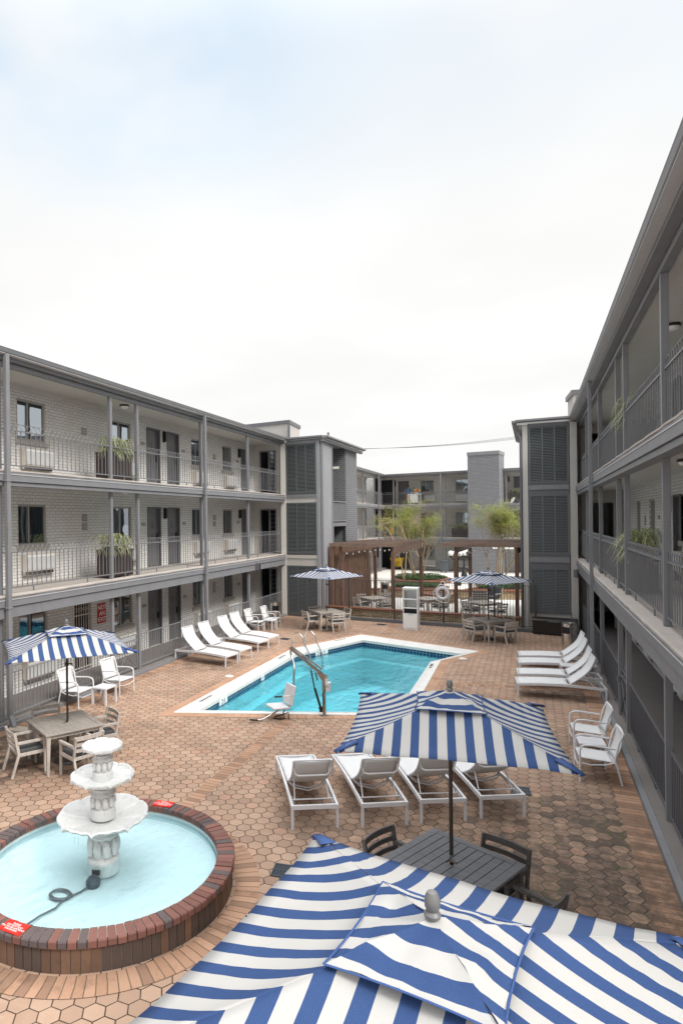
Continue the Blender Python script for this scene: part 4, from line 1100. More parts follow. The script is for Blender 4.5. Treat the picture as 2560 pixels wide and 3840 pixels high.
# ------------------------------------------------------------ loungers
def lounger(name, label, loc, rz, group='white sling sun loungers', deg=50, jl=.88):
    """foot end at the origin, head at +y"""
    t = thing(name, label, 'sun lounger', loc, rz, group, raw=True); L = 2.0; w = .33
    def zr(y): return .315+.045*math.sin(PI*min(1,max(0,(y)/L)))
    m = MB(); N = 14
    for sx in (-1,1):
        vs = []
        for i in range(N+1):
            y = L*i/N; z = zr(y)
            for dx, dz in ((-.018,-.032),(.018,-.032),(.018,.032),(-.018,.032)): vs.append((sx*w+dx, y, z+dz))
        m.add(vs, [(4*i+q,4*i+(q+1) % 4,4*i+4+(q+1) % 4,4*i+4+q) for i in range(N) for q in range(4)]+[(3,2,1,0),(4*N,4*N+1,4*N+2,4*N+3)])
    for y in (.02,L-.02): m.b((-w+.018,y-.018,zr(y)-.032),(w-.018,y+.018,zr(y)+.032))
    m.tube([(-w+.01,.62,zr(.6)-.015),(w-.01,.62,zr(.6)-.015)],.014,6)
    obj('frame', m, M['white'], t, smooth=False, bevel=.004)
    for sx in (-1,1):
        for y in (.025,L-.025):
            m = MB(); m.beam((sx*w,y,.0),(sx*(w),y,zr(y)-.032),.036,.036,(0,1,0)); obj('leg', m, M['white'], t, smooth=False)
    hy = 1.18; m = MB(); vs = []                       # flat sling
    for i in range(13):
        y = .05+(hy-.05)*i/12; sg = .0
        for j in range(7):
            s = -1+2*j/6; vs.append((s*(w-.045), y, zr(y)+.030-.030*(1-s*s)))
    m.add(vs, [(7*i+j,7*i+j+1,7*i+8+j,7*i+7+j) for i in range(12) for j in range(6)])
    b = obj('bed_sling', m, M['sling'], t, smooth=True, ang=80); b.modifiers.new('s','SOLIDIFY').thickness = .008
    m = MB()
    for sx in (-1,1): m.tube([(sx*(w-.045),.05+(hy-.05)*i/8,zr(.05+(hy-.05)*i/8)+.024) for i in range(9)], .012, 6)
    obj('sling_rail', m, M['white'], b)
    th = R(deg)                                        # back rest: an S-curved raised panel
    prof = []
    for i in range(13):
        q = i/12; l = jl*q; bend = .10*math.sin(PI*q*.9)-.16*max(0,q-.6)**1.2
        prof.append((hy+.02+l*math.cos(th)-bend*math.sin(th)*-1, zr(hy)+.03+l*math.sin(th)+bend*math.cos(th)*-.6))
    m = MB(); vs = []
    for y, z in prof:
        for j in range(7):
            s = -1+2*j/6; d = .018*(1-s*s); vs.append((s*(w-.05), y+d*math.sin(th), z-d*math.cos(th)))
    m.add(vs, [(7*i+j,7*i+j+1,7*i+8+j,7*i+7+j) for i in range(12) for j in range(6)])
    b = obj('back_sling', m, M['sling'], t, smooth=True, ang=80); b.modifiers.new('s','SOLIDIFY').thickness = .008
    m = MB()
    for sx in (-1,1):
        m.tube([(sx*(w-.05),y,z) for y, z in prof], .017, 8)
        m.tube([(sx*(w-.05),prof[5][0]+.03,prof[5][1]-.03),(sx*(w-.05),prof[5][0]+.03,prof[5][1]-.03)], .01, 5)
    y, z = prof[12]; m.tube([(-w+.05,y,z),(w-.05,y,z)], .014, 8)
    y, z = prof[9]; y2, z2 = prof[10]
    m.tube([(-w+.06,y2,z2-.01),(-w+.08,y+.05,z-.045),(-w+.13,y+.075,z-.06),(w-.13,y+.075,z-.06),(w-.08,y+.05,z-.045),(w-.06,y2,z2-.01)], .013, 8)
    y, z = prof[1]
    for k in (0,1): m.tube([(-w+.05,y+.02+.03*k,z-.01),(-w+.12,y+.06+.04*k,z-.05-.02*k),(0,y+.085+.04*k,z-.09-.025*k),(w-.12,y+.06+.04*k,z-.05-.02*k),(w-.05,y+.02+.03*k,z-.01)], .012, 6)
    obj('back_frame', m, M['white'], b)
    y, z = prof[5]; m = MB()
    for sx in (-1,1): m.tube([(sx*(w-.09),y+.02,z-.02),(sx*(w-.07),L-.26,zr(L-.3)-.01)], .010, 6)
    m.tube([(-w+.02,L-.26,zr(L-.3)-.01),(w-.02,L-.26,zr(L-.3)-.01)], .011, 6)
    for sx in (-1,1):
        for k in range(3): m.b((sx*(w-.035)-.006,L-.36+.09*k,zr(1.8)-.05),(sx*(w-.035)+.006,L-.33+.09*k,zr(1.8)+.01))
    obj('prop_stay', m, M['white'], t)
    return t
def foot(hx, hy, an): hx, hy = TA(hx, hy); return (hx+math.cos(an)*1.99, hy+math.sin(an)*1.99, 0)
an = R(118); rr = an+PI-PI/2
G0 = lounger('sun_lounger', 'near lounger leftmost of four seen from behind, closest to the fountain', foot(-3.07,9.45,an), rr, deg=40, jl=.84)
dup(G0, foot(-2.14,9.76,an), rr+.02, 'second from left of the four near loungers seen from behind', raw=True)
dup(G0, foot(-1.27,10.12,an), rr-.012, 'third of the four near loungers, the umbrella pole crossing its head end', raw=True)
dup(G0, foot(-.45,10.46,an), rr, 'rightmost near lounger seen from behind, next to the grey drain grate', raw=True)
G1 = lounger('sun_lounger', 'farthest right side lounger, beside the steel trash can', (*TA(-.42,21.5),0), -PI/2+.09, deg=49)
LL = [((-8.97,19.49),(-11.16,20.14),'left pool side lounger nearest the camera, backrest up against the iron fence'),((-8.93,20.46),(-11.15,21.2),'second lounger along the left fence, just beyond the nearest one'),
      ((-8.91,21.92),(-11.1,22.62),'third lounger along the left fence, behind the little white table'),((-8.89,22.85),(-11.08,23.6),'farthest lounger along the left fence, before the two armchairs')]
for (f, h, l) in LL:
    f, h = TA(*f), TA(*h); d = Vector(h)-Vector(f); dup(G1, (f[0],f[1],0), math.atan2(d.y,d.x)-PI/2, l, raw=True)
for y, l, tn in ((17.98,'right side lounger nearest the camera, with the darkest shadow below it',.0),(19.05,'second of the right side loungers, close behind the nearest',-.02),(20.48,'third of the right side loungers, past the small white table',.015)):
    dup(G1, (*TA(-.42,y-.02),0), -PI/2+tn+.09, l, raw=True)
# ------------------------------------------------------------ white armchairs and little side tables
def armchair(name, label, loc, rz):
    t = thing(name, label, 'armchair', loc, rz, 'white sling armchairs'); w = .29
    for sx in (-1,1):
        m = MB()
        m.tube([(sx*w,.29,0),(sx*w,.285,.52),(sx*w,.27,.585),(sx*w,.22,.62),(sx*w,.10,.63),(sx*w,-.25,.60)], .017, 8)
        m.tube([(sx*w,-.34,0),(sx*w,-.27,.30),(sx*w,-.24,.42),(sx*w,-.30,.70),(sx*w,-.37,.86)], .016, 8)
        m.tube([(sx*w,.285,.33),(sx*w*.98,.12,.30),(sx*w*.97,-.10,.32),(sx*w,-.25,.38)], .011, 6)
        obj('side_frame', m, M['white'], t)
    m = MB(); vs = []
    for i in range(9):
        y = .27-.50*i/8; z = .40-.035*(i/8)
        for j in range(7):
            s = -1+2*j/6; vs.append((s*(w-.02), y, z-.02*(1-s*s)))
    m.add(vs, [(7*i+j,7*i+j+1,7*i+8+j,7*i+7+j) for i in range(8) for j in range(6)])
    b = obj('seat_sling', m, M['sling'], t, smooth=True, ang=80); b.modifiers.new('s','SOLIDIFY').thickness = .01
    m = MB(); vs = []
    for i in range(9):
        q = i/8; y = -.235-.135*q-.03*math.sin(PI*q); z = .38+.50*q
        for j in range(7):
            s = -1+2*j/6; vs.append((s*(w-.015), y-.02*(1-s*s), z))
    m.add(vs, [(7*i+j,7*i+j+1,7*i+8+j,7*i+7+j) for i in range(8) for j in range(6)])
    b = obj('back_sling', m, M['sling'], t, smooth=True, ang=80); b.modifiers.new('s','SOLIDIFY').thickness = .01
    m = MB()
    for y, z in ((.27,.385),(-.25,.345),(-.37,.86)): mm = MB(); mm.tube([(-w,y,z),(w,y,z)], .014, 6); obj('cross_bar', mm, M['white'], t)
    m.tube([(-w,.285,.30),(-w*.5,.30,.25),(w*.5,.30,.25),(w,.285,.30)],.009,6)
    obj('front_brace', m, M['white'], t)
    return t
A0 = armchair('sling_armchair', 'white sling armchair by the left fence, right of the left umbrella pole', (-10.82,14.45,0), -PI/2-.08)
dup(A0, (-10.5,15.72,0), -PI/2-.15, 'white sling armchair at the left fence, nearest the ground floor gate')
dup(A0, (-10.82,25.75,0), -PI/2-.15, 'white armchair past the left loungers, nearest to them')
dup(A0, (-10.52,26.75,0), -PI/2-.1, 'white armchair past the left loungers, in front of the steel trash can')
dup(A0, (1.03,12.5,0), PI/2, 'nearer of two white armchairs at the right fence, below the umbrella corner')
dup(A0, (1.02,14.0,0), PI/2, 'farther of two white armchairs at the right fence')
def side_table(name, label, loc, rz):
    t = thing(name, label, 'side table', loc, rz, 'little white side tables'); s, z = .22, .42
    m = MB(); m.b((-s,-s,z-.03),(s,s,z)); m.b((-s+.02,-s+.02,z),(s-.02,s-.02,z+.004)); obj('table_top', m, M['white'], t, smooth=False, bevel=.006)
    for x in (-1,1):
        for y in (-1,1): m = MB(); m.b((x*s-.02*(x+1),y*s-.02*(y+1),0),(x*s-.02*(x-1),y*s-.02*(y-1),z-.03)); obj('leg', m, M['white'], t, smooth=False)
    return t
S0 = side_table('side_table', 'little white table between the two armchairs under the left umbrella', (-10.25,14.75,0), -.1)
dup(S0, (-10.6,21.55,0), -.3, 'little white table tucked between the left side loungers')
dup(S0, (-10.32,26.1,0), -.2, 'little white table beside the far left pair of armchairs')
dup(S0, (.95,19.75,0), 0, 'little white table between the right side loungers')
dup(S0, (1.0,13.15,0), 0, 'little white table between the two armchairs at the right fence')

# ------------------------------------------------------------ fountain
FX, FY = -4.90, 6.54
ft = thing('fountain_basin', 'round brick fountain basin with pale blue floor, cut by the left photo edge', 'fountain basin', (FX,FY,0), raw=True)
ro, ri, zr = 1.64, 1.435, .34; N = 104
m = MB()
m.lathe([(ri,.0),(ri,zr-.012),(ro-.045,zr-.012),(ro-.045,0)], 96, cap=False); 
obj('mortar_core', m, M['mortar'], ft, smooth=False)
m = MB(); rb = random.Random(5)
for i in range(N):                                   # brick-on-edge cap
    a0 = 2*PI*(i+.06)/N; a1 = 2*PI*(i+.94)/N; dz = rb.uniform(-.004,.004); e = rb.uniform(-.006,.006)
    P = [(r*math.cos(a), r*math.sin(a)) for a in (a0,a1) for r in (ri-.012,ro+e)]
    q = [P[0],P[1],P[3],P[2]]; z0, z1 = zr-.072, zr+dz
    vs = [(p[0],p[1],z) for z in (z0,z1-.012) for p in q]+[(p[0]*(.995 if k in (1,2) else 1.004),p[1]*(.995 if k in (1,2) else 1.004),z1) for k, p in enumerate(q)]
    u = [(i*1.0+.5,0)]*4
    fs = [(0,1,5,4),(1,2,6,5),(2,3,7,6),(3,0,4,7),(4,5,9,8),(5,6,10,9),(6,7,11,10),(7,4,8,11),(8,9,10,11)]
    m.add(vs, fs, [u]*len(fs))
obj('cap_brick', m, M['ringbrick'], ft, smooth=False)
m = MB(); N2 = 100
for i in range(N2):                                  # upright bricks below
    a0 = 2*PI*(i+.05)/N2; a1 = 2*PI*(i+.95)/N2; r0, r1 = ro-.05, ro-.03
    q = [(r*math.cos(a), r*math.sin(a)) for r, a in ((r0,a0),(r1,a0),(r1,a1),(r0,a1))]
    vs = [(p[0],p[1],z) for z in (.0,zr-.076) for p in q]; u = [(i*1.0+300.5,0)]*4
    m.add(vs, [(0,1,5,4),(1,2,6,5),(2,3,7,6)], [u]*3)
obj('side_brick', m, band_mat('weathered_side_brick', [(.12,.072,.05),(.19,.11,.072),(.085,.062,.052)], 1., .0), ft, smooth=False)
m = MB(); m.lathe([(ri-.004,.10),(ri-.004,zr-.09),(ri-.014,zr-.09)], 96, cap=False); m.lathe([(ri-.002,.03),(ri-.02,.15),(ri-.03,.20)],96, cap=False); obj('liner', m, M['fountfloor'], ft, True if False else False)
m = MB(); m.lathe([(0.0001,.06),(ri-.30,.06),(ri-.14,.10),(ri-.01,.16)], 80, cap=False); obj('basin_floor', m, M['fountfloor'], ft)
m = MB(); m.lathe([(ri-.006,.225),(0.0001,.225)], 64, cap=False); fw = obj('fountain_water', m, M['fwater'], ft)
m = MB(); m.strip([(1.80*math.cos(2*PI*i/72),1.80*math.sin(2*PI*i/72)) for i in range(73)], .30, .008); obj('brick_apron', m, M['band'], ft, smooth=False)
# pump and its cable under the water
pm = thing('fountain_pump', 'small black pump with looping grey cable on the fountain floor', 'pump', (FX-.0,FY-.20,.07), raw=True)
m = MB(); m.lathe([(.085,0),(.09,.06),(.06,.10),(.03,.12)], 12); obj('pump_body', m, M['drain'], pm)
m = MB(); pts = [(-.02,-.06,.02),(-.04,-.18,.015),(-.08,-.28,.015),(-.12,-.36,.015)]
pts += [(-.22+.13*math.cos(a),-.36+.10*math.sin(a)+.004*a,.02) for a in [j*.42 for j in range(32)]]+[(-.12,-.42,.015),(-.10,-.56,.015),(-.16,-.75,.02),(-.18,-1.0,.03),(-.16,-1.24,.06)]
obj('cable', m.tube(pts, .012, 5), M['trimdark'], pm)
st = thing('tiered_fountain', 'white three tiered stone fountain with scalloped bowls', 'fountain', (-4.98,6.66,.06), raw=True)
def pedestal(zb, h, r, name='pedestal', hole=False):
    m = MB()
    m.lathe([(r*.98,zb),(r*1.0,zb+.02),(r*1.0,zb+h*.30),(r*.90,zb+h*.33),(r*.72,zb+h*.36),(r*.72,zb+h*.72),(r*.90,zb+h*.75),(r*1.06,zb+h*.82),(r*.84,zb+h*.90),(r*.9,zb+h)], 32,
            mod=lambda a, i, rr: (rr*(1+(.05*math.cos(8*a) if i in (6,7) else 0)), (.012*math.cos(8*a) if i in (6,7) else 0)))
    for k in range(9):                                # egg shaped lobes
        a = 2*PI*k/9; cx, cy = math.cos(a)*r*.82, math.sin(a)*r*.82
        m.lathe([(1e-4,-1),(.5,-.86),(.85,-.5),(1,0),(.85,.5),(.5,.86),(1e-4,1)], 10, (0,0,0), )
        n = 70
        for i in range(len(m.v)-n, len(m.v)):
            x, y, z = m.v[i]; x *= r*.26; y *= r*.27; z *= h*.19
            m.v[i] = (cx+x*math.cos(a)-y*math.sin(a), cy+x*math.sin(a)+y*math.cos(a), zb+h*.545+z)
    o = obj(name, m, M['plaster'], st)
    return o
def bowl(z, rad, dep, name='bowl', lob=8, rot=0.):
    m = MB()
    def md(a, i, r):
        s = abs(math.cos(lob*(a+rot)/2)); k = (r/rad)
        w = max(0, k-.45)/.55
        cusp = math.exp(-((s)/.16)**2)
        rp = .028*math.sin(lob*3*(a+rot))*w if 2 <= i <= 5 else 0
        return r*(1+w*(.035*s+.05*cusp)), w*(.02*s-.055*cusp)*rad+rp*rad*.4
    pr = [(rad*.22,z-dep),(rad*.40,z-dep*.86),(rad*.70,z-dep*.50),(rad*.90,z-dep*.16),(rad*.985,z-.02),(rad*1.01,z+.004),(rad*.99,z+.022),(rad*.94,z+.012),(rad*.91,z-.012),(rad*.66,z-dep*.22),(rad*.3,z-dep*.31),(1e-4,z-dep*.33)]
    return obj(name, m.lathe(pr, 128, mod=md), M['plaster'], st, ang=50)
Z0 = .1
pedestal(.02, .60, .20)
b1 = bowl(.735, .545, .20); pedestal(.70, .38, .155)
b2 = bowl(1.225, .385, .15, rot=.3); pedestal(1.18, .32, .125)
b3 = bowl(1.595, .245, .10, rot=.1)
m = MB(); m.bc((.03,-.19,.10),(.10,.05,.055), .15); obj('drain_hole', m, M['dark'], st, smooth=False)
rw = random.Random(3)
for a, z, rr in ((-1.55,.70,.57),(-1.45,.70,.575),(-2.5,.70,.55),(-1.7,1.2,.40),(-2.2,1.57,.25),(-1.2,1.57,.25)):
    L = rw.uniform(.08,.14); x, y = math.cos(a)*rr, math.sin(a)*rr; m = MB(); m.tube([(x,y,z),(x*1.005,y*1.005,z-L)],[.006,.002],5); obj('water_drip', m, M['fwater'], st)
for i, (an, rot, lab) in enumerate(((R(-89),-.03,'red warning plate on the brick rim at the bottom left'),(R(92),.10,'red warning plate on the brick rim at the far side of the fountain'))):
    r = 1.535; x, y = FX+math.cos(an)*r, FY+math.sin(an)*r
    t = thing('warning_plate', lab, 'sign', (x,y,zr+.004), rot, raw=True)
    m = MB(); m.b((-.14,-.085,0),(.14,.085,.008)); obj('plate', m, M['redbright'], t, smooth=False)
    text('lettering', 'PLEASE\nDO NOT PLAY\nON, IN OR AROUND\nFOUNTAIN', .032, frame((0,0,.009),(1,0,0),(0,0,1)), M['paper'], t, .0005, ls=.95)

# ------------------------------------------------------------ pool lift
pl = thing('pool_lift', 'stainless accessible pool lift with a white plastic seat at the near pool edge', 'pool lift', (-4.60,14.93,0))
m = MB(); m.beam((0,0,.0),(0,0,.97),.07,.07,(0,1,0)); m.lathe([(.10,0),(.10,.02)],16); obj('mast', m, M['oldsteel'], pl, bevel=.008)
m = MB()
for y in (-.035,.035): m.beam((.02,y,.80),(-.12,y,1.0),.012,.09); m.beam((-.09,y,.98),(-.78,y,1.50),.012,.045)
m.beam((-.05,0,1.07),(-.76,0,1.55),.03,.03); m.tube([(-.10,-.05,.99),(-.10,.05,.99)],.03,10); m.tube([(-.77,-.05,1.51),(-.77,.05,1.51)],.035,10)
obj('lift_arm', m, M['oldsteel'], pl)
m = MB(); m.tube([(-.77,-.02,1.52),(-.77,-.03,1.40),(-.74,-.06,1.31),(-.67,-.14,1.20),(-.64,-.22,1.10),(-.63,-.30,.92),(-.63,-.32,.60),(-.65,-.33,.36),(-.70,-.34,.27),(-.85,-.35,.235)], .022, 10); obj('hanger_tube', m, M['oldsteel'], pl)
m = MB(); m.tube([(-.20,0,.98),(-.02-.13,0,.80)],.014,8); m.tube([(-.30,0,1.02),(-.22,0,.60)],.016,8); obj('actuator_rod', m, M['black'], pl)
m = MB(); m.tube([(-.22,0,.62),(-.08,0,.16)],.028,10); m.tube([(-.10,0,.20),(-.05,0,.10)],.045,10); m.beam((-.11,0,.12),(0,0,.12),.05,.07); obj('actuator', m, M['black'], pl)
m = MB(); m.tube([(-.04,-.04,.14),(.0,-.07,.35),(-.03,-.06,.5),(.05,-.05,.62),(.10,-.04,.60)],.008,6); obj('cable', m, M['black'], pl)
m = MB(); m.b((.03,-.05,.72),(.09,.05,.86)); m.b((.05,-.07,.58),(.15,.07,.78)); obj('battery_box', m, M['white'], pl, smooth=False, bevel=.01)
m = MB(); m.b((.03,-.045,.78),(.085,.045,.93)); obj('control_head', m, M['steel'], pl, smooth=False)
def slab(m, o, ux, uy, w, h, th):
    o = Vector(o); ux = Vector(ux).normalized(); uy = Vector(uy).normalized(); n = ux.cross(uy)
    vs = [o+ux*a*w/2+uy*b*h/2+n*c*th/2 for c in (-1,1) for a, b in ((-1,-1),(1,-1),(1,1),(-1,1))]
    m.add(vs, [(3,2,1,0),(4,5,6,7),(0,1,5,4),(1,2,6,5),(2,3,7,6),(3,0,4,7)])
fx = Vector((-.74,-.67,0)).normalized(); sx = Vector((-fx.y,fx.x,0))
m = MB(); slab(m, (-.715,-.38,.54), sx, (fx*-.22+Vector((0,0,1))), .44, .46, .055); obj('seat_back', m, M['white'], pl, bevel=.025)
m = MB(); slab(m, (-.96,-.46,.265), sx, fx+Vector((0,0,.05)), .44, .44, .06); obj('seat_pan', m, M['white'], pl, bevel=.028)
m = MB(); c = Vector((-.72,-.38,.55))+sx*.21; m.tube([c, c+fx*.28+Vector((0,0,.02))],.010,6); a_ = obj('armrest', m, M['steel'], pl)
m = MB(); m.tube([c+fx*.28+Vector((0,0,.02)), c+fx*.46+Vector((0,0,.03))],.018,8); obj('arm_grip', m, M['black'], a_)
m = MB(); q = Vector((-.86,-.46,.22)); m.tube([q, q+fx*.12-Vector((0,0,.03)), q+fx*.34-Vector((0,0,.13)), q+fx*.50-Vector((0,0,.185)), q+fx*.64-Vector((0,0,.185))],.017,8); f_ = obj('footrest', m, M['steel'], pl)
m = MB(); m.tube([q+fx*.62-Vector((0,0,.185)), q+fx*.80-Vector((0,0,.15))],.021,8); obj('foot_grip', m, M['black'], f_)
m = MB(); q = Vector((-.80,-.50,.23))
m.tube([q, q+Vector((-.02,-.05,-.10)), q+Vector((.02,-.06,-.20)), q+Vector((-.1,-.08,-.215)), q+Vector((-.24,-.08,-.21)), q+Vector((-.20,-.06,-.17)), q+Vector((-.04,-.05,-.12)), q+Vector((.1,-.04,-.06)), q+Vector((.12,-.06,-.2))],.014,5); obj('seat_belt', m, M['black'], pl)
text('lettering', 'S.R.', .05, frame((.10,-.0715,.69),(1,0,0),(0,-1,0)), M['ink'], pl, .001)

# ------------------------------------------------------------ pool ladder
ld = thing('pool_ladder', 'pair of curved stainless grab rails over the far left pool edge', 'pool ladder', (*TA(-7.35,22.6),0), raw=True)
d = (Vector(TA(-6.03,24.47))-Vector(TA(-7.55,21.40))).normalized(); n = Vector((d.y,-d.x))
def lr(off):
    b = Vector(TA(-7.42,22.22))+d*off-Vector(TA(-7.35,22.6))
    P = []
    for k in range(13):
        a = PI*k/12; P.append((b-n*.42+n*(.26-.26*math.cos(a)), .32+.30*math.sin(a)*(1 if k < 7 else .98)))
    return [((b-n*.42).x,(b-n*.42).y,.0)]+[(p.x,p.y,z) for p, z in P]+[((b+n*.40).x,(b+n*.40).y,-.1),((b+n*.42).x,(b+n*.42).y,-.9)]
for off in (-.30,.30):
    m = MB(); m.tube(lr(off), .024, 10); obj('rail', m, M['steel'], ld)
for z in (-.30,-.58,-.85):
    A = Vector(TA(-7.42,22.22))+d*-.30+n*.40-Vector(TA(-7.35,22.6)); B = A+d*.60
    m = MB(); m.beam((A.x,A.y,z),(B.x,B.y,z),.08,.03); obj('step', m, M['white'], ld)
# skimmer lids and drain grates
for x, y, l in ((-8.43,18.1,'round white skimmer lid on the paving left of the pool'),(-2.15,22.0,'round white skimmer lid by the right pool corner')):
    m = MB(); m.lathe([(.125,0),(.125,.006),(.115,.011),(1e-4,.013)], 28); o = obj('skimmer_lid', m, M['coping']); o.location = (*TA(x,y),.002); tag(o, l, 'lid')
def grate(label, loc, rz, w=.30, h=.30):
    t = thing('drain_grate', label, 'drain', loc, rz); m = MB(); e = .018
    m.b((-w/2,-h/2,0),(-w/2+e,h/2,.016)); m.b((w/2-e,-h/2,0),(w/2,h/2,.016)); m.b((-w/2+e,-h/2,0),(w/2-e,-h/2+e,.016)); m.b((-w/2+e,h/2-e,0),(w/2-e,h/2,.016)); m.b((-w/2+e,-.008,0),(w/2-e,.008,.016))
    k = 11
    for i in range(1, k): x = -w/2+e+(w-2*e)*i/k; m.b((x-.007,-h/2+e,.001),(x+.007,h/2-e,.014))
    obj('grate', m, M['drain'], t, smooth=False)
    m = MB(); m.b((-w/2+.01,-h/2+.01,.0005),(w/2-.01,h/2-.01,.002)); obj('sump', m, M['black'], t, smooth=False)
grate('grey plastic drain grate between the fountain and the nearest umbrella', (-3.07,8.2,.002), .05, .33, .30)
grate('grey plastic drain grate beside the rightmost near lounger', (-.22,11.57,.002), .03, .31, .30)
grate('dark drain grate on the paving right of the far left loungers', (-8.97,24.2,.002), -.2, .33, .28)
grate('dark drain grate at the foot of the back fence, left of the towel cabinet', (-6.15,28.35,.002), -.2, .34, .26)

# ------------------------------------------------------------ towel cabinet, deck box, bins, life ring
tc = thing('towel_cabinet', 'tall white towel cabinet with two open shelves standing before the back fence', 'cabinet', (-4.72,27.45,0), -.09)
m = MB(); w, dp, hh = .29, .26, 1.66; th = .03
m.b((-w,-dp,0),(-w+th,dp,hh)); m.b((w-th,-dp,0),(w,dp,hh)); m.b((-w+th,dp-.015,0),(w-th,dp,hh)); m.b((-w-.01,-dp-.012,hh),(w+.01,dp+.01,hh+.03)); m.b((-w+th,-dp+.01,0),(w-th,dp-.015,.06))
for z in (1.22,.86): m.b((-w+th,-dp+.008,z),(w-th,dp-.015,z+.03))
m.b((-w+th,-dp+.02,1.6),(w-th,-dp+.04,hh))
obj('cabinet_body', m, M['lacquer'], tc, smooth=False, bevel=.004)
m = MB(); m.b((-w+th+.004,-dp-.004,.065),(w-th-.004,-dp+.018,.66)); dr = obj('door', m, M['lacquer'], tc, smooth=False, bevel=.004)
m = MB(); m.b((-w+th,-.05,.66),(w-th,dp-.018,.86)); obj('return_slot', m, M['black'], tc, smooth=False)
m = MB(); m.b((-.13,-dp-.008,.60),(.13,-dp-.004,.645)); pq = obj('label_strip', m, M['ac'], dr, smooth=False)
text('lettering', 'TOWEL BIN', .036, frame((.02,-dp-.009,.622),(1,0,0),(0,-1,0)), M['ink'], pq, .001)
m = MB(); m.b((.03,.0,.75),(.14,.03,.80)); obj('towel_roll', m, M['sign'], tc, smooth=False, bevel=.01)
db = thing('deck_box', 'black ribbed resin deck box against the right louvered tower', 'deck box', (.82,27.25,0), -.19)
m = MB(); m.b((-.74,-.26,.02),(.74,.26,.50))
for i in range(26): x = -.70+1.4*i/25; m.b((x-.016,-.275,.05),(x+.016,-.26,.49))
obj('box_body', m, M['deckbox'], db, smooth=False)
m = MB(); vs = []; 
for x in (-.78,.78):
    for y, z in ((-.31,.49),(-.31,.55),(-.24,.60),(.0,.64),(.24,.62),(.30,.55),(.30,.49)): vs.append((x,y,z))
m.add(vs, [(i,(i+1) % 7,7+(i+1) % 7,7+i) for i in range(7)]+[tuple(range(6,-1,-1)), tuple(range(7,14))])
ldd = obj('lid', m, M['deckbox'], db, smooth=False, bevel=.012)
m = MB(); m.b((-.18,-.325,.50),(.18,-.31,.535)); obj('handle', m, M['trimdark'], ldd, smooth=False)
def steel_bin(label, loc, rz=0, r=.235, h=.92):
    t = thing('trash_can', label, 'trash can', loc, rz); m = MB()
    m.lathe([(r*.96,0),(r*.96,.03),(r,.04),(r,h*.66),(r*1.0,h*.93),(r*1.05,h*.94),(r*1.06,h*.985),(r*.9,h),(r*.72,h*.985),(r*.70,h*.94),(1e-4,h*.92)], 36); obj('bin_body', m, M['steel'], t)
    m = MB()
    pts = []
    for k in range(9):
        a = -PI/2-.62+1.24*k/8; pts.append((math.cos(a)*(r+.002), math.sin(a)*(r+.002)))
    m.add([(x,y,z) for z in (h*.62,h*.86) for x, y in pts], [(i,i+1,10+i,9+i) for i in range(8)]); obj('opening', m, M['black'], t)
    return t
steel_bin('stainless trash can behind the far left armchairs at the fence end', (-10.75,27.85,0), .3)
steel_bin('stainless trash can between the deck box and the farthest right lounger', (1.2,24.2,0), -.7)
def pose(pts): return pts
lr_ = thing('life_ring', 'white ring buoy with rope hanging on the back fence post', 'life ring', fp(5.54*.978,-.12,1.38), math.atan2(FD.y,FD.x), raw=True)
m = MB(); m.tube([(.225*math.cos(a),0,.225*math.sin(a)) for a in [2*PI*i/36 for i in range(36)]], .066, 14, True); obj('ring', m, M['white'], lr_)
m = MB()
pts = []
for i in range(64):
    a = 2*PI*i/64; r = .31+.07*abs(math.sin(2*(a+.5)))+.02*math.sin(5*a); pts.append((r*math.cos(a)+.0, -.045+.02*math.sin(3*a), r*math.sin(a)-.02))
m.tube(pts, .011, 5, True); m.tube([(-.16,-.03,.23),(-.05,.0,.47),(.0,.02,.50),(.06,.0,.47),(.14,-.03,.24)], .011, 5); obj('rope', m, M['paper'], lr_)
for a in (.8,2.35,3.93,5.5):
    m = MB(); m.tube([(.225*math.cos(a)+.068*math.cos(b)*math.cos(a), .068*math.sin(b), .225*math.sin(a)+.068*math.cos(b)*math.sin(a)) for b in [2*PI*i/12 for i in range(12)]], .012, 5, True); obj('grab_band', m, M['ac'], lr_)
# the sign on the left wing
sg = thing('exit_sign', 'dark red metal sign reading NOT AN EXIT on the left ground floor wall', 'sign', (AX*-12.8+.01,LW(18.32),1.68), 0, raw=True)
m = MB(); m.b((0,-.20,-.30),(.02,.20,.30)); obj('sign_board', m, M['red'], sg, smooth=False)
text('lettering', 'NOT\nAN\nEXIT', .19, frame((.022,0,-.005),(0,1,0),(1,0,0)), M['paper'], sg, .001, ls=.95)
sp = thing('splash_block', 'small mossy concrete splash block under the left downpipe spout', 'splash block', (-10.72,12.35,0), .3)
m = MB(); m.add([(-.22,-.14,0),(.24,-.18,0),(.24,.16,0),(-.22,.14,0),(-.22,-.14,.07),(.22,-.16,.045),(.22,.14,.045),(-.22,.14,.07)], [(0,1,5,4),(1,2,6,5),(2,3,7,6),(3,0,4,7),(4,5,6,7)]); obj('block', m, M['mortar'], sp, smooth=False, bevel=.02)

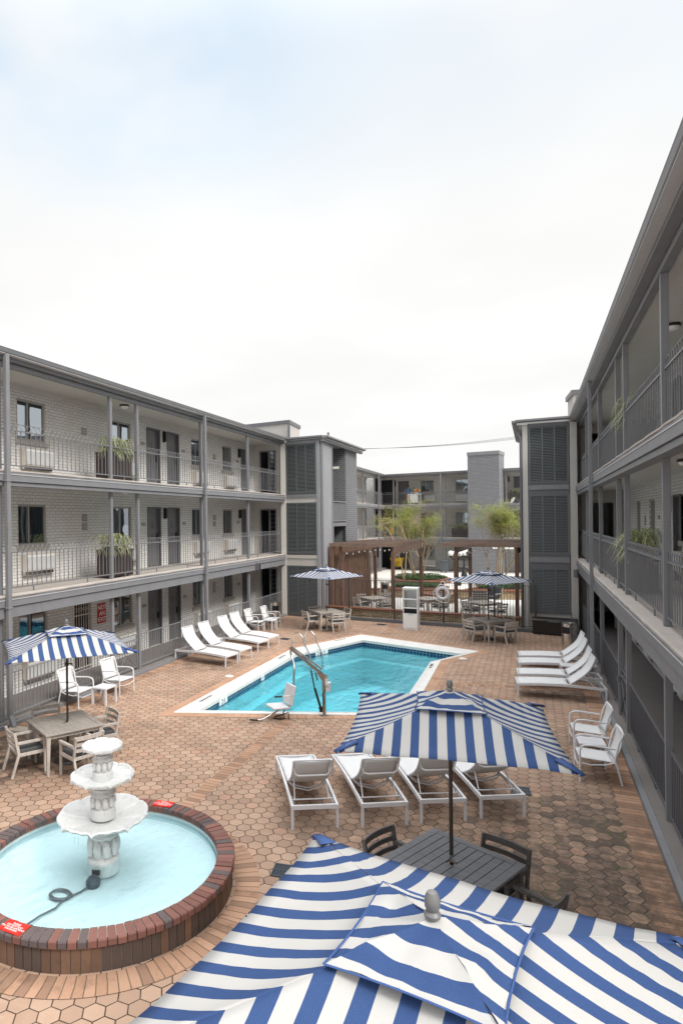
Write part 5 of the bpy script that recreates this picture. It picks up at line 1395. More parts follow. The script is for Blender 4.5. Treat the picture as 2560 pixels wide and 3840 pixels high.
# ------------------------------------------------------------ beyond the pool: fence, patio, pergolas
m = MB(); m.add([fp(-.3,.02,.06),fp(9.2,.02,.06),T3((4,29,.06)),T3((4,37.9,.06)),T3((-9.4,37.9,.06)),T3((-9.4,31.2,.06))], [(0,1,2,3,4,5)]); struct('patio', m, M['concrete'])
m = MB(); m.add([T3(p) for p in [(-14.2,37.9,.46),(4,37.9,.46),(12,37.9,.46),(12,52,.12),(12,60,.05),(-14.2,60,.05),(-14.2,52,.12)]], [(0,1,2,3,6),(6,3,4,5)]); struct('path', m, M['concrete'])
bf = thing('pool_fence', 'dark iron picket fence on a grey curb across the far end of the pool deck', 'fence', fp(0,0,0), math.atan2(FD.y,FD.x), raw=True)
L9 = 9.15*.978
m = MB(); m.b((-.1,-.10,-.02),(L9,.12,.14)); obj('curb', m, M['trimdark'], bf, smooth=False, bevel=.015)
pts = [.02]+[v*.978 for v in (1.36,3.44,5.54,7.57)]+[L9-.05]
for p in pts:
    m = MB(); m.b((p-.032,-.032,.14),(p+.032,.032,1.84)); m.b((p-.04,-.04,1.84),(p+.04,.04,1.87)); obj('post', m, M['iron'], bf, smooth=False)
for i in range(5):
    a, b = pts[i]+.03, pts[i+1]-.03; m = MB()
    for z in (.22,1.80): m.b((a,-.014,z-.012),(b,.014,z+.012))
    k = round((b-a)/.108)
    for j in range(1, k): x = a+(b-a)*j/k; m.b((x-.007,-.007,.2),(x+.007,.007,1.81))
    if True:                                          # fine mesh wired to the bottom of the fence
        for j in range(1, 6): m.b((a,.008,.22+.11*j),(b,.011,.2225+.11*j))
    obj('fence_panel', m, M['iron'], bf, smooth=False)
sw = thing('stone_wall', 'low stacked stone wall with reddish wood cap just behind the pool fence', 'low wall', fp(0,.35,0), math.atan2(FD.y,FD.x), raw=True)
m = MB(); m.b((-.1,0,0),(L9+.1,.3,.44)); obj('stone_face', m, M['stone'], sw, smooth=False)
m = MB(); m.b((-.1,-.06,.44),(L9+.1,.40,.50)); obj('wall_cap', m, M['cap'], sw, smooth=False, bevel=.008)
rw_ = thing('retaining_wall', 'long stone retaining wall with reddish cap along the back of the patio', 'retaining wall', (-4.4,37.9,0), R(4.5))
m = MB(); m.b((-5.0,-.15,0),(5.2,.15,.48)); m.b((-5.0,-1.1,0),(-4.2,-.15,.40)); obj('stone_face', m, M['stone'], rw_, smooth=False)
m = MB(); m.b((-5.05,-.22,.48),(5.25,.24,.54)); m.b((-5.05,-1.2,.40),(-4.15,-.22,.46)); obj('wall_cap', m, M['cap'], rw_, smooth=False, bevel=.008)
def pergola(label, A, t0, t1, depth, dirx, zt, wall, post_t):
    t0 *= .978; t1 *= .978; dirx = TA(*dirx)
    p0 = A+FD*t0; t = thing('pergola', label, 'pergola', (p0.x,p0.y,.06), math.atan2(FD.y,FD.x), raw=True); W = t1-t0
    inv = Matrix.Rotation(-t.rotation_euler.z, 4, 'Z'); dd = inv @ Vector((dirx[0],dirx[1],0)); dd.normalize()
    sh = lambda x, y, z: (x+dd.x*y, dd.y*y, z)
    def sheared(mb):
        mb.v = [sh(x,y,z) for x, y, z in mb.v]; return mb
    zt -= .06
    m = MB(); m.b((-.05,-.045,zt-.15),(W+.05,.0,zt)); obj('fascia_beam', sheared(m), M['cedarh'], t, smooth=False)
    m = MB(); m.b((-.05,depth,zt-.15),(W+.05,depth+.04,zt)); obj('fascia_beam', sheared(m), M['cedarh'], t, smooth=False)
    m = MB(); k = int(depth/.30)
    for i in range(k+1): y = .04+(depth-.08)*i/k; m.b((-.04,y,zt-.14),(W+.04,y+.045,zt+.0))
    obj('rafter', sheared(m), M['cedarh'], t, smooth=False)
    for x in (post_t[0],post_t[1]):
        m = MB(); m.b((x-.03,.1,zt-.43),(x+.03,depth-.1,zt-.15)); obj('side_beam', sheared(m), M['cedar'], t, smooth=False)
        for y in (.16,depth-post_t[2]):
            m = MB(); m.b((x-.075,y-.075,.0),(x+.075,y+.075,zt-.40)); q = obj('post', sheared(m), M['cedar'], t, smooth=False, bevel=.006)
            m = MB(); m.b((x-.05,y-.05,zt-.40),(x+.05,y+.05,zt-.151))
            s = 1 if y < 1 else -1
            m.beam((x,y+s*.08,zt-.85),(x,y+s*.45,zt-.43),.09,.09); obj('knee_brace', sheared(m), M['cedar'], q, smooth=False)
    if wall:
        x, y0, y1 = wall; m = MB(); k = int((y1-y0)/.14); rr = random.Random(4)
        for i in range(k):
            y = y0+(y1-y0)*i/k; dx = rr.uniform(-.006,.006); m.b((x-.012+dx,y+.006,.0),(x+.012+dx,y+.128,zt-.16+rr.uniform(-.01,.005)))
        for i in range(0, k, 2): y = y0+(y1-y0)*i/k; m.b((x+.013,y-.02,.0),(x+.03,y+.025,zt-.17))
        m.b((x-.06,y0,1.0),(x-.013,y1,1.09)); m.b((x-.06,y0,2.4),(x-.013,y1,2.49)); obj('privacy_boards', sheared(m), M['cedar'], t, smooth=False)
        m = MB(); m.b((x-.09,y0-.16,0),(x+.09,y0,zt-.16)); obj('post', sheared(m), M['cedar'], t, smooth=False, bevel=.006)
    # string lights along the side beams
    sl = thing('string_lights', 'string of small clear bulbs under the '+('left' if t0 < 2 else 'right')+' brown pergola', 'string lights', t.location.copy(), t.rotation_euler.z, raw=True)
    m = MB(); mb2 = MB(); P = []
    lines = [((post_t[0]+.1,.2,zt-.40),(post_t[0]+.3,depth-.6,zt-.42),6),((post_t[0]+.3,depth-.6,zt-.42),(post_t[1]-.1,depth-.8,zt-.42),8),((post_t[1]-.08,.2,zt-.38),(post_t[1]-.08,depth-.5,zt-.40),8)]
    for a, b, k in lines:
        a = Vector(sh(*a)); b = Vector(sh(*b)); P = []
        for i in range(k*4+1):
            q = i/(k*4); p = a.lerp(b, q); p.z -= .10*abs(math.sin(q*PI*k/3)); P.append(p)
            if i % 4 == 2:
                mb2.lathe([(.004,-.10),(.030,-.075),(.034,-.05),(.018,-.015),(.012,.0)], 7, p)
        m.tube(P, .006, 4)
    obj('cable', m, M['black'], sl); obj('bulb', mb2, M['globe'], sl)
    return t
PA = Vector(TA(-9.0,30.5))
pergola('brown cedar pergola with a board privacy screen, left of the towel cabinet', PA, 0, 3.02, 5.4, (.09,.995), 3.38, (.02,.12,5.9), (.46,2.88,.1))
pergola('brown cedar pergola right of the hanging life ring', PA, 5.17, 8.54, 5.0, (.05,.998), 3.42, (3.42,.25,4.9), (.53,2.93,.35))
# patio furniture seen through the fence
dup(T0, (-7.15,31.35,.06), R(-48), 'grey table on the patio under the left pergola, behind the fence')
dup(T0, (-4.65,31.5,.06), R(-45), 'grey table on the patio between the two pergolas, behind the towel cabinet')
dup(T0, (-2.05,30.45,.06), R(-47), 'grey table on the patio under the right pergola, behind the fence')
for c, a, w, sides in (((-7.15,31.35,.06),R(-48),'left pergola',(0,3,1,2)),((-4.65,31.5,.06),R(-45),'middle patio',(0,3,1,2)),((-2.05,30.45,.06),R(-47),'right pergola',(0,3,2))):
    for s in sides: seat(CW, c, a, s, 'slatted chair at the '+{0:'front right',3:'front left',1:'back right',2:'back left'}[s]+' of the '+w+' table, behind the fence')
seat(CW, (-6.3,34.0,.06), 0, 2, 'slatted chair turned sideways on the patio behind the towel cabinet', 0.)
def club(label, loc, rz):
    t = thing('lounge_chair', label, 'lounge chair', loc, rz, 'patio lounge chairs'); m = MB()
    for x in (-.36,.36):
        m.beam((x,.36,0),(x,.34,.55),.05,.05,(0,1,0)); m.beam((x,-.40,0),(x,-.30,.40),.05,.05,(0,1,0)); m.beam((x,-.28,.3),(x,-.46,.82),.05,.05,(0,1,0)); m.b((x-.035,-.34,.53),(x+.035,.40,.57)); m.b((x-.02,-.3,.24),(x+.02,.36,.30))
    for z in (.45,.56,.67,.78): m.beam((-.36,-.30-(z-.3)*.32,z),(.36,-.30-(z-.3)*.32,z),.02,.075)
    obj('frame', m, M['woodwhite'], t, smooth=False)
    m = MB(); m.b((-.33,-.26,.30),(.33,.36,.44)); obj('seat_cushion', m, M['cushion'], t, bevel=.04)
    m = MB(); slab(m, (0,-.30,.64), (1,0,0), (0,-.3,1), .64, .50, .13); obj('back_cushion', m, M['cushion'], t, bevel=.04)
club('dark backed lounge chair beyond the right pergola table, its slats to the camera', (-2.55,33.9,.06), .25)
club('grey cushioned lounge chair facing the camera beside the right pergola retaining wall', (-2.0,35.6,.06), 2.6)
steel_bin('stainless trash can on the patio by the left pergola post', (-7.75,36.6,.06), .25, .25, .98)
fpit = thing('fire_pit', 'round stone fire pit with a wide brown cap in the middle of the patio', 'fire pit', (-4.75,36.2,.06))
m = MB(); m.lathe([(.78,0),(.78,.40)], 28); obj('stone_ring', m, M['stone'], fpit)
m = MB(); m.lathe([(.45,.40),(.92,.40),(.93,.43),(.92,.46),(.45,.46),(.45,.40)], 32); obj('cap_ring', m, M['cap'], fpit)
m = MB(); m.lathe([(1e-4,.47),(.44,.45),(.45,.42)], 24); obj('cover', m, M['steel'], fpit)

# planting beds: raised kerbs, soil and ivy
def bed(label, poly, z0, z1):
    cx = sum(p[0] for p in poly)/len(poly); cy = sum(p[1] for p in poly)/len(poly)
    t = thing('planting_bed', label, 'planting bed', (cx,cy,z0), raw=True); m = MB(); loc = [(p[0]-cx,p[1]-cy) for p in poly]
    g2 = grow(loc, -.22)
    n = len(loc)
    for i in range(n):
        j = (i+1) % n; m.prism([loc[i],loc[j],g2[j],g2[i]], 0, z1-z0)
    obj('bed_kerb', m, M['cap'], t, smooth=False)
    m = MB(); m.add([(p[0],p[1],z1-z0-.03) for p in g2], [tuple(range(n))]); obj('soil', m, M['soil'], t, smooth=False)
    return [(p[0]+cx,p[1]+cy) for p in g2]
def inside(p, poly):
    c = False; n = len(poly)
    for i in range(n):
        a, b = poly[i], poly[(i+1) % n]
        if (a[1] > p[1]) != (b[1] > p[1]) and p[0] < (b[0]-a[0])*(p[1]-a[1])/(b[1]-a[1])+a[0]: c = not c
    return c
ivy = MB(); ri_ = random.Random(8)
def cover(poly, z, dens, hump=.18):
    xs = [p[0] for p in poly]; ys = [p[1] for p in poly]; A = (max(xs)-min(xs))*(max(ys)-min(ys))
    for _ in range(int(A*dens)):
        x, y = ri_.uniform(min(xs),max(xs)), ri_.uniform(min(ys),max(ys))
        if not inside((x,y), poly): continue
        h = z+hump*(.5+.5*noise.noise((x*1.3,y*1.3,3)))+ri_.uniform(0,.07); s = ri_.uniform(.035,.065); a = ri_.uniform(0,2*PI); ti = ri_.uniform(-.6,.6)
        d = Vector((math.cos(a),math.sin(a),ti))*s; e = Vector((-math.sin(a),math.cos(a),ri_.uniform(-.4,.4)))*s*.7; c = Vector((x,y,h))
        ivy.add([c-d,c+e,c+d,c-e], [(0,1,2,3)])
for lab, poly, z0, z1 in (('raised kidney shaped bed of dark green ivy around the multi stemmed tree', [(-8.8,43.6),(-7.9,42.3),(-6.6,41.7),(-5.4,42.8),(-5.0,44.4),(-6.2,46.3),(-7.9,46.8),(-9.0,45.6)], .28, .62),
                         ('front bed of ivy behind the retaining wall, left of the fire pit', [(-7.9,38.2),(-5.1,38.2),(-4.6,39.6),(-5.6,40.9),(-7.2,41.0),(-8.0,40.0)], .40, .56),
                         ('bed of ivy behind the right pergola', [(-3.6,38.2),(.6,38.2),(.9,41.5),(-.5,45.6),(-2.6,46.0),(-3.4,43.0),(-2.7,40.2)], .38, .56)):
    poly = [TA(*p) for p in poly]; g2 = bed(lab, poly, z0, z1); cover(g2, z1-.02, 330)
o = obj('ground_cover', ivy, M['ivy'], smooth=False); tag(o, 'dark green ivy filling the raised beds behind the patio', 'ivy', kind='stuff')

# ------------------------------------------------------------ far wing across the garden
FO = Vector((*TA(-12.1,59.9),0)); FV = Vector((*TA(.9558,-.294),0)); KS = FV.length; FV.normalize(); FU = Vector((FV.y,-FV.x,0)); FRZ = math.atan2(FU.y,FU.x)
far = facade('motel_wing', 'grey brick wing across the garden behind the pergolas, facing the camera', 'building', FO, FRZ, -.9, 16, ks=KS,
    posts=[-.5,.98,5.78,11.0,15.0], wins=[(3.0,4.3),(6.25,7.55),(13.2,14.4)], doors=[(.86,1.88),(11.3,12.2)], D=1.56, brick='farbrick', pipes=[5.5], sconces=[(.55,2),(.55,1),(10.9,2)],
    signs=[(2.35,FL[2]+1.42,.1),(5.35,FL[2]+1.3,.18),(5.3,FL[1]+1.1,.35)])
m = MB(); m.b((0,-.9,-.05),(1.75,16,.08)); obj('walkway', m, M['floordark'], far, smooth=False)
m = MB(); m.b((-.02,-.95,.0),(.02,.48,8.2)); m.b((.02,-.95,0),(1.4,-.9,8.1)); obj('passage_wall', m, M['dark'], far, smooth=False)  # near-black sheets put in for the darkness of the open passage
m = MB(); m.b((-.12,-4.5,0),(-.06,-.9,8.19)); obj('corner_wall', m, M['farbrick'], far, smooth=False)
ch = thing('brick_chimney', 'tall grey brick chimney stack with metal cap between the far balconies', 'chimney', FO, FRZ, raw=True)
m = MB(); m.b((1.3,8.22*KS,0),(3.15,10.78*KS,9.35)); obj('shaft', m, M['chimbrick'], ch, smooth=False)
m = MB(); m.b((1.27,8.18*KS,9.35),(3.19,10.82*KS,9.62)); obj('cap', m, M['trim'], ch, smooth=False)
for t_, w in ((9.55,.20),(10.55,.34)):
    m = MB(); m.b((3.15,t_-w,2.05),(3.17,t_+w,2.30)); pq = obj('small_plaque', m, M['ac'], ch, smooth=False)
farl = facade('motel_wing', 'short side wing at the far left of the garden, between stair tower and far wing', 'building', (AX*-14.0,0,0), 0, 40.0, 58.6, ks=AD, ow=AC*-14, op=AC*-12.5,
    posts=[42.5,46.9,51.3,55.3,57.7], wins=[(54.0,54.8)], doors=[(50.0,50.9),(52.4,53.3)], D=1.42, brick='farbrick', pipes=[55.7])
m = MB(); m.b((0,AD*40+AC*-12.5,-.05),(1.7,AD*58.6+AC*-12.5,.2)); obj('walkway', m, M['floordark'], farl, smooth=False)
fl2 = thing('iron_fence', 'grey iron picket fence along the far side wing, beyond the left pergola', 'fence', (*TA(-12.5,50),0.05), 0, raw=True)
for a, b in ((-3.05,1.2),(1.4,5.2),(5.4,7.6)): picket_bay(fl2, 0, a, b, mtl='trim')
# things on the far balconies (far facade local frame -> world)
def fw_(x, t, z): p = FO+FU*x+FV*(t*KS); return (p.x,p.y,z)
frz = math.atan2(FU.y,FU.x)+PI/2                       # local +y of a thing = outward

def spider(name, label, loc, rz, length, n=120, seed=1, group='variegated spider plants', zb=.0, rad=.42):
    """arching striped leaves rooted along a line of the given length (local x)"""
    rr = random.Random(seed); m = MB()
    for i in range(n):
        x = rr.uniform(-length/2,length/2); a = rr.uniform(0,2*PI); L = rr.uniform(.5,1.)*rad*1.35; up = rr.uniform(.12,.48)*rad/.42; w = rr.uniform(.013,.024)
        d = Vector((math.cos(a),math.sin(a)*.8,0)); sd = Vector((-d.y,d.x,0))*w; P = []
        for k in range(7):
            q = k/6; p = Vector((x,rr.uniform(-.02,.02),zb))+d*(L*q)+Vector((0,0,up*math.sin(PI*min(1,q*.62+.02))*1.15-.30*rad/.42*q**2.6)); P.append(p)
        vs = []
        for k, p in enumerate(P): ww = (1-.85*(k/6)**2); vs += [p+sd*ww,p-sd*ww]
        m.add(vs, [(2*k,2*k+1,2*k+3,2*k+2) for k in range(6)])
    t = obj(name, m, M['spider'], smooth=True, ang=80); t.location = loc; t.rotation_euler = (0,0,rz)
    return tag(t, label, 'plant', group)
def planter(label, plabel, loc, rz, L=1.15, h=.78, n=130, seed=1, rad=.42, raw=False):
    if not raw: loc = T3(loc)
    t = thing('planter_box', label, 'planter', loc, rz, 'tall brown planter boxes', raw=True); w = .22
    m = MB()
    m.b((-L/2,-w,.03),(L/2,w,h-.05)); k = int(L/.09)
    for i in range(k+1): x = -L/2+L*i/k; m.b((x-.006,-w-.008,.03),(x+.006,-w,h-.05)); m.b((x-.006,w,.03),(x+.006,w+.008,h-.05))
    obj('box', m, M['planter'], t, smooth=False)
    m = MB(); m.b((-L/2-.02,-w-.02,h-.05),(L/2+.02,-w+.03,h)); m.b((-L/2-.02,w-.03,h-.05),(L/2+.02,w+.02,h)); m.b((-L/2-.02,-w+.03,h-.05),(-L/2+.03,w-.03,h)); m.b((L/2-.03,-w+.03,h-.05),(L/2+.02,w-.03,h)); obj('rim', m, M['planter'], t, smooth=False)
    m = MB(); m.b((-L/2+.03,-w+.03,h-.06),(L/2-.03,w-.03,h-.045)); obj('soil', m, M['soil'], t, smooth=False)
    spider('spider_plant', plabel, (loc[0],loc[1],loc[2]+h-.05), rz, L*.85, int(n*1.9), seed, rad=rad)
for L, s, lab in ((2,3,'top'),(1,5,'middle')):
    planter('brown planter box between two posts on the '+lab+' balcony of the left wing', 'striped spider plant spilling over the '+lab+' left balcony railing', (-11.62,17.33,FL[L]), PI/2, 1.12, .80, 150, s, .50)
    planter('brown planter box between close posts on the '+lab+' balcony of the right wing', 'striped spider plant poking through the '+lab+' right balcony railing', (2.22,15.56,FL[L]), PI/2, 1.05, .80, 150, s+20, .58)
planter('brown planter under the man on the far middle balcony', 'bushy striped plant in front of the man on the far balcony', fw_(1.12,7.15,FL[1]), frz, 1.6, .72, 150, 41, .5, True)
planter('brown planter on the far top balcony right of the chimney', 'bushy striped plant on the far top balcony right of the chimney', fw_(1.12,12.2,FL[2]), frz, 1.9, .72, 170, 43, .5, True)

# ------------------------------------------------------------ people
def person(label, loc, rz, J, rad, hairfn, clothes, h=1.7):
    t = thing('person', label, 'person', loc, rz, None, raw=True)
    names = list(J); me = bpy.data.meshes.new('body')
    E = [('pelvis','waist'),('waist','chest'),('chest','neck'),('neck','head'),('head','crown')]
    for s in 'lr':
        E += [('pelvis','hip'+s),('hip'+s,'knee'+s),('knee'+s,'ankle'+s),('ankle'+s,'toe'+s),('chest','sh'+s),('sh'+s,'el'+s),('el'+s,'wr'+s),('wr'+s,'palm'+s)]
        for f in range(4): E += [('palm'+s,'f%d%s' % (f,s)),('f%d%s' % (f,s),'g%d%s' % (f,s))]
        E += [('wr'+s,'th'+s)]
    for s in 'lr':
        w = Vector(J['wr'+s]); e = Vector(J['el'+s]); d = (w-e).normalized(); sd = d.cross(Vector((0,1,.1))).normalized()
        J['palm'+s] = w+d*.075; J['th'+s] = w+d*.07+sd*.05+Vector((0,.02,0)); rad['palm'+s] = .026; rad['th'+s] = .010
        for f in range(4):
            off = sd*(.027-.018*f); J['f%d%s' % (f,s)] = w+d*.11+off; J['g%d%s' % (f,s)] = w+d*(.165-.012*abs(f-1))+off+Vector((0,.022,0))
            rad['f%d%s' % (f,s)] = .010; rad['g%d%s' % (f,s)] = .008
    names = list(J); idx = {n: i for i, n in enumerate(names)}
    me.from_pydata([tuple(J[n]) for n in names], [(idx[a],idx[b]) for a, b in E], [])
    me.materials.append(M['skin'])
    o = bpy.data.objects.new('body', me); COL.objects.link(o); o.parent = t
    sk = o.modifiers.new('skin','SKIN'); sv = me.skin_vertices[0].data
    for n in names: r = rad.get(n, .05); sv[idx[n]].radius = (r,r) if not isinstance(r, tuple) else r; sv[idx[n]].use_root = (n == 'pelvis')
    o.modifiers.new('sub','SUBSURF').levels = 1; o.modifiers[-1].render_levels = 2
    hd = Vector(J['head']); hr = MB(); hairfn(hr, hd); obj('hair', hr, M['hair'], t)
    fc = MB()
    for s in (-1,1):
        fc.sph(hd+Vector((s*.034,.088,.02)), .011, 8, 6); 
    obj('eye', fc, M['ink'], t)
    fc = MB(); fc.sph(hd+Vector((0,.105,-.015)), .017, 8, 6, 1.3)
    for s in (-1,1): fc.sph(hd+Vector((s*.088,.0,-.0)), .024, 8, 6, 1.3)
    obj('face_detail', fc, M['skin'], t)
    fc = MB(); fc.tube([hd+Vector((-.028,.090,-.055)),hd+Vector((0,.098,-.058)),hd+Vector((.028,.090,-.055))], .006, 6); obj('mouth', fc, M['pink'], t)
    for nm, segs, mt in clothes:
        c = MB()
        for pts, rs in segs:
            P = [Vector(J[a]) if isinstance(a, str) else Vector(a) for a in pts]; c.tube(P, rs, 14)
        obj(nm, c, M[mt], t, ang=70)
    return t
def base_J():
    J = {'pelvis':(0,0,.93),'waist':(0,.0,1.06),'chest':(0,-.01,1.28),'neck':(0,.0,1.47),'head':(0,.015,1.59),'crown':(0,.005,1.68)}
    for s, k in (('l',-1),('r',1)):
        J.update({'hip'+s:(k*.09,0,.88),'knee'+s:(k*.10,.03,.48),'ankle'+s:(k*.11,-.01,.08),'toe'+s:(k*.13,.15,.035),'sh'+s:(k*.19,-.01,1.39),'el'+s:(k*.25,-.03,1.12),'wr'+s:(k*.25,.08,.90)})
    r = {'pelvis':(.15,.11),'waist':(.135,.10),'chest':(.15,.11),'neck':.055,'head':(.085,.10),'crown':.06}
    for s in 'lr': r.update({'hip'+s:.085,'knee'+s:.055,'ankle'+s:.04,'toe'+s:.035,'sh'+s:.055,'el'+s:.042,'wr'+s:.03})
    return J, r
def hair_short(m, h):
    m.lathe([(.094*math.cos(a),.112*math.sin(a)) for a in [R(d) for d in (2,20,40,60,78,90)]], 14, h+Vector((0,-.022,.022)))
def hair_bun(m, h):
    hair_short(m, h); m.lathe([(.095,-.06),(.098,.03)], 12, h+Vector((0,-.03,.01))); m.sph(h+Vector((0,-.08,.12)), .055, 10, 8)
J, r = base_J(); J['elr'] = (.30,.14,1.24); J['wrr'] = (.135,.13,1.50); J['ell'] = (-.27,-.02,1.13); J['wrl'] = (-.20,.10,.92); J['head'] = (.0,.02,1.59)
mp_ = fw_(1.0,7.93,FL[1])
man = person('man in black t-shirt and teal shorts talking on a phone on the far middle balcony', mp_, frz-PI/2+PI/2-.5, J, r, hair_short,
  [('t_shirt',[(('pelvis','waist','chest',(0,0,1.42),(0,0,1.47)),[.175,.165,.185,.15,.075]),(('shl','ell'),[.085,.06]),(('shr','elr'),[.085,.06])],'shirtblack'),
   ('shorts',[((( 0,0,1.0),(0,0,.9)),[.172,.17]),(('hipl','kneel'),[.115,.085]),(('hipr','kneer'),[.115,.085])],'teal'),
   ('shoe',[(((-.11,-.06,.04),(-.13,.17,.04)),[.05,.045]),(((.11,-.06,.04),(.13,.17,.04)),[.05,.045])],'paper')])
m = MB(); m.bc((0,0,0),(.02,.075,.15)); ph = obj('phone', m, M['ink'], None, smooth=False, bevel=.006)
ca_, sa_ = math.cos(frz-.5), math.sin(frz-.5); lx, ly = .115, .07
ph.location = (mp_[0]+lx*ca_-ly*sa_, mp_[1]+lx*sa_+ly*ca_, mp_[2]+1.57); ph.rotation_euler = (0,0,frz-.5)
tag(ph, 'black phone held to the ear of the man on the far balcony', 'phone')
J, r = base_J(); J['ell'] = (-.30,.06,1.16); J['wrl'] = (-.28,.28,1.08); J['elr'] = (.30,.05,1.16); J['wrr'] = (.30,.27,1.10)
for n in J: J[n] = (J[n][0],J[n][1],J[n][2]*.97)
person('housekeeper in slate blue shirt with dark hair in a bun, working behind the cleaning cart', fw_(.80,2.12,FL[2]), frz+PI+.15, J, r, hair_bun,
  [('shirt',[(((0,0,.84),'waist','chest',(0,0,1.37),(0,0,1.43)),[.185,.185,.195,.16,.08]),(('shl','ell'),[.09,.07]),(('shr','elr'),[.09,.07])],'shirtblue'),
   ('trousers',[(((0,0,.95),(0,0,.84)),[.18,.18]),(('hipl','kneel','anklel'),[.12,.085,.065]),(('hipr','kneer','ankler'),[.12,.085,.065])],'pink'),
   ('shoe',[(((-.11,-.06,.04),(-.13,.17,.04)),[.05,.045]),(((.11,-.06,.04),(.13,.17,.04)),[.05,.045])],'ink')])
ct = thing('cleaning_cart', 'housekeeping cart with yellow bag and colourful dusters on the far top balcony', 'cart', fw_(1.17,2.9,FL[2]), frz, raw=True)
m = MB(); m.b((-.55,-.20,.12),(.55,.20,.20)); m.b((-.58,-.22,.84),(.58,.22,.90)); m.b((-.40,-.18,.2),(.30,.18,.84))
for x in (-.54,.54): m.b((x-.02,-.2,.2),(x+.02,-.16,.84)); m.b((x-.02,.16,.2),(x+.02,.2,.84))
obj('cart_frame', m, M['paper'], ct, smooth=False)
m = MB(); m.b((-.38,.185,.24),(.30,.21,.82)); obj('cabinet_panel', m, M['planter'], ct, smooth=False)
m = MB(); m.lathe([(.11,.22),(.16,.40),(.17,.70),(.16,.84)],14,(.0,0,0)); o = obj('yellow_bag', m, M['yellow'], ct); o.location = (.52-1.04,.10,0)
m = MB(); m.lathe([(.08,.25),(.17,.45),(.15,.80),(.13,.86)],10,(0,0,0)); o = obj('laundry_bag', m, M['planter'], ct); o.location = (.60,.06,0)
for i, x in enumerate((-.42,.42)):
    for y in (-.15,.15):
        m = MB(); m.tube([(x,y-.02,.06),(x,y+.02,.06)],.06,12); obj('wheel', m, M['paper'], ct)
rb2 = random.Random(6)
for i in range(9):
    x = -.35+.09*i; h = rb2.uniform(.12,.24); m = MB(); m.lathe([(.032,.90),(.034,.90+h*.7),(.014,.90+h*.85),(.014,.90+h)], 8, (x,rb2.uniform(-.1,.1),0)); obj('bottle', m, M[('paper','sign','shirtblue','brass','paper','ac')[i % 6]], ct)
for x, dz, a, mt in ((.10,.34,-.3,'yellow'),(.22,.40,.0,'redbright'),(.32,.36,.25,'yellow'),(.26,.46,.1,'shirtblue'),(.16,.42,-.1,'brass')):
    m = MB(); m.tube([(x,0,.90),(x+math.sin(a)*.2,0,.90+dz*.5)],.012,5); m.sph((x+math.sin(a)*.3,0,.90+dz*.85),.085,9,7,1.3); obj('duster', m, M[mt], ct)
yb = thing('recycling_tub', 'yellow tub with black lettering in the dark far ground floor passage', 'tub', (-11.25,58.45,.08), -.3)
m = MB(); q = []
for z, s in ((.28,.36),(1.0,.50)): q += [(-s,-s*.7,z),(s,-s*.7,z),(s,s*.7,z),(-s,s*.7,z)]
m.add(q, [(3,2,1,0),(0,1,5,4),(1,2,6,5),(2,3,7,6),(3,0,4,7)]); obj('tub_body', m, M['yellow'], yb, smooth=False)
for x in (-.28,.28): m = MB(); m.tube([(x,-.03,.12),(x,.03,.12)],.12,12); m.b((x-.02,-.2,.12),(x+.02,.2,.3)); obj('wheel', m, M['black'], yb)
text('lettering', 'LED\nCIAS\nLO', .24, frame((.14,-.315,.66),(1,0,0),(0,-1,.14)), M['ink'], yb, .002, ls=.85)
yc = thing('cleaning_cart', 'yellow and blue cleaning cart half hidden by the tree on the far middle balcony', 'cart', fw_(1.1,.35,FL[1]), frz, raw=True)
m = MB(); m.b((-.4,-.18,.1),(.4,.18,.2)); m.b((-.4,-.15,.2),(.05,.15,.55)); obj('cart_frame', m, M['bin'], yc, smooth=False)
m = MB(); m.lathe([(.17,.2),(.2,.9),(.22,1.0)],12,(.22,0,0)); obj('yellow_bag', m, M['yellow'], yc)
m = MB(); m.lathe([(.12,.55),(.14,.8)],12,(-.2,0,0)); obj('bucket', m, M['shirtblue'], yc)
wb = thing('wheeled_bin', 'blue grey wheeled bin against the far ground floor wall', 'bin', (-6.75,55.2,.1), -.3)
m = MB(); q = []
for z, s in ((.10,.22),(.92,.29)): q += [(-s,-s,z),(s,-s,z),(s,s,z),(-s,s,z)]
m.add(q, [(3,2,1,0),(0,1,5,4),(1,2,6,5),(2,3,7,6),(3,0,4,7),(4,5,6,7)]); obj('bin_body', m, M['bin'], wb, smooth=False, bevel=.02)
m = MB(); m.b((-.31,-.33,.92),(.31,.31,.98)); obj('lid', m, M['bin'], wb, smooth=False, bevel=.015)
for x in (-.2,.2): m = MB(); m.tube([(x-.03,-.2,.08),(x+.03,-.2,.08)],.08,10); obj('wheel', m, M['black'], wb)
def lamp(label, loc):
    t = thing('street_lamp', label, 'street lamp', loc, .3, 'black globe lamps'); m = MB()
    m.lathe([(.22,0),(.22,.22),(.17,.26),(.15,.40),(.09,.52),(.065,.60),(.055,1.55),(.075,1.58),(.06,1.64),(.085,1.70),(.05,1.78),(.03,2.0)], 12); obj('post', m, M['black'], t)
    for k in range(4):
        a = k*PI/2; c, s = math.cos(a), math.sin(a); m = MB()
        m.tube([(0,0,1.66),(c*.14,s*.14,1.60),(c*.30,s*.30,1.64),(c*.40,s*.40,1.76)],.026,6); m.lathe([(.03,1.76),(.09,1.80),(.09,1.84)],10,(c*.4,s*.4,0)); ar = obj('arm', m, M['black'], t)
        m = MB(); m.sph((c*.4,s*.4,1.99),.165,14,10); obj('globe', m, M['globe'], ar)
    m = MB(); m.lathe([(.09,1.98),(.09,2.02)],10); m.sph((0,0,2.18),.165,14,10); obj('globe', m, M['globe'], t)
lamp('near black lamp post with white globes, seen under the right pergola beam', (-4.35,42.0,.33))
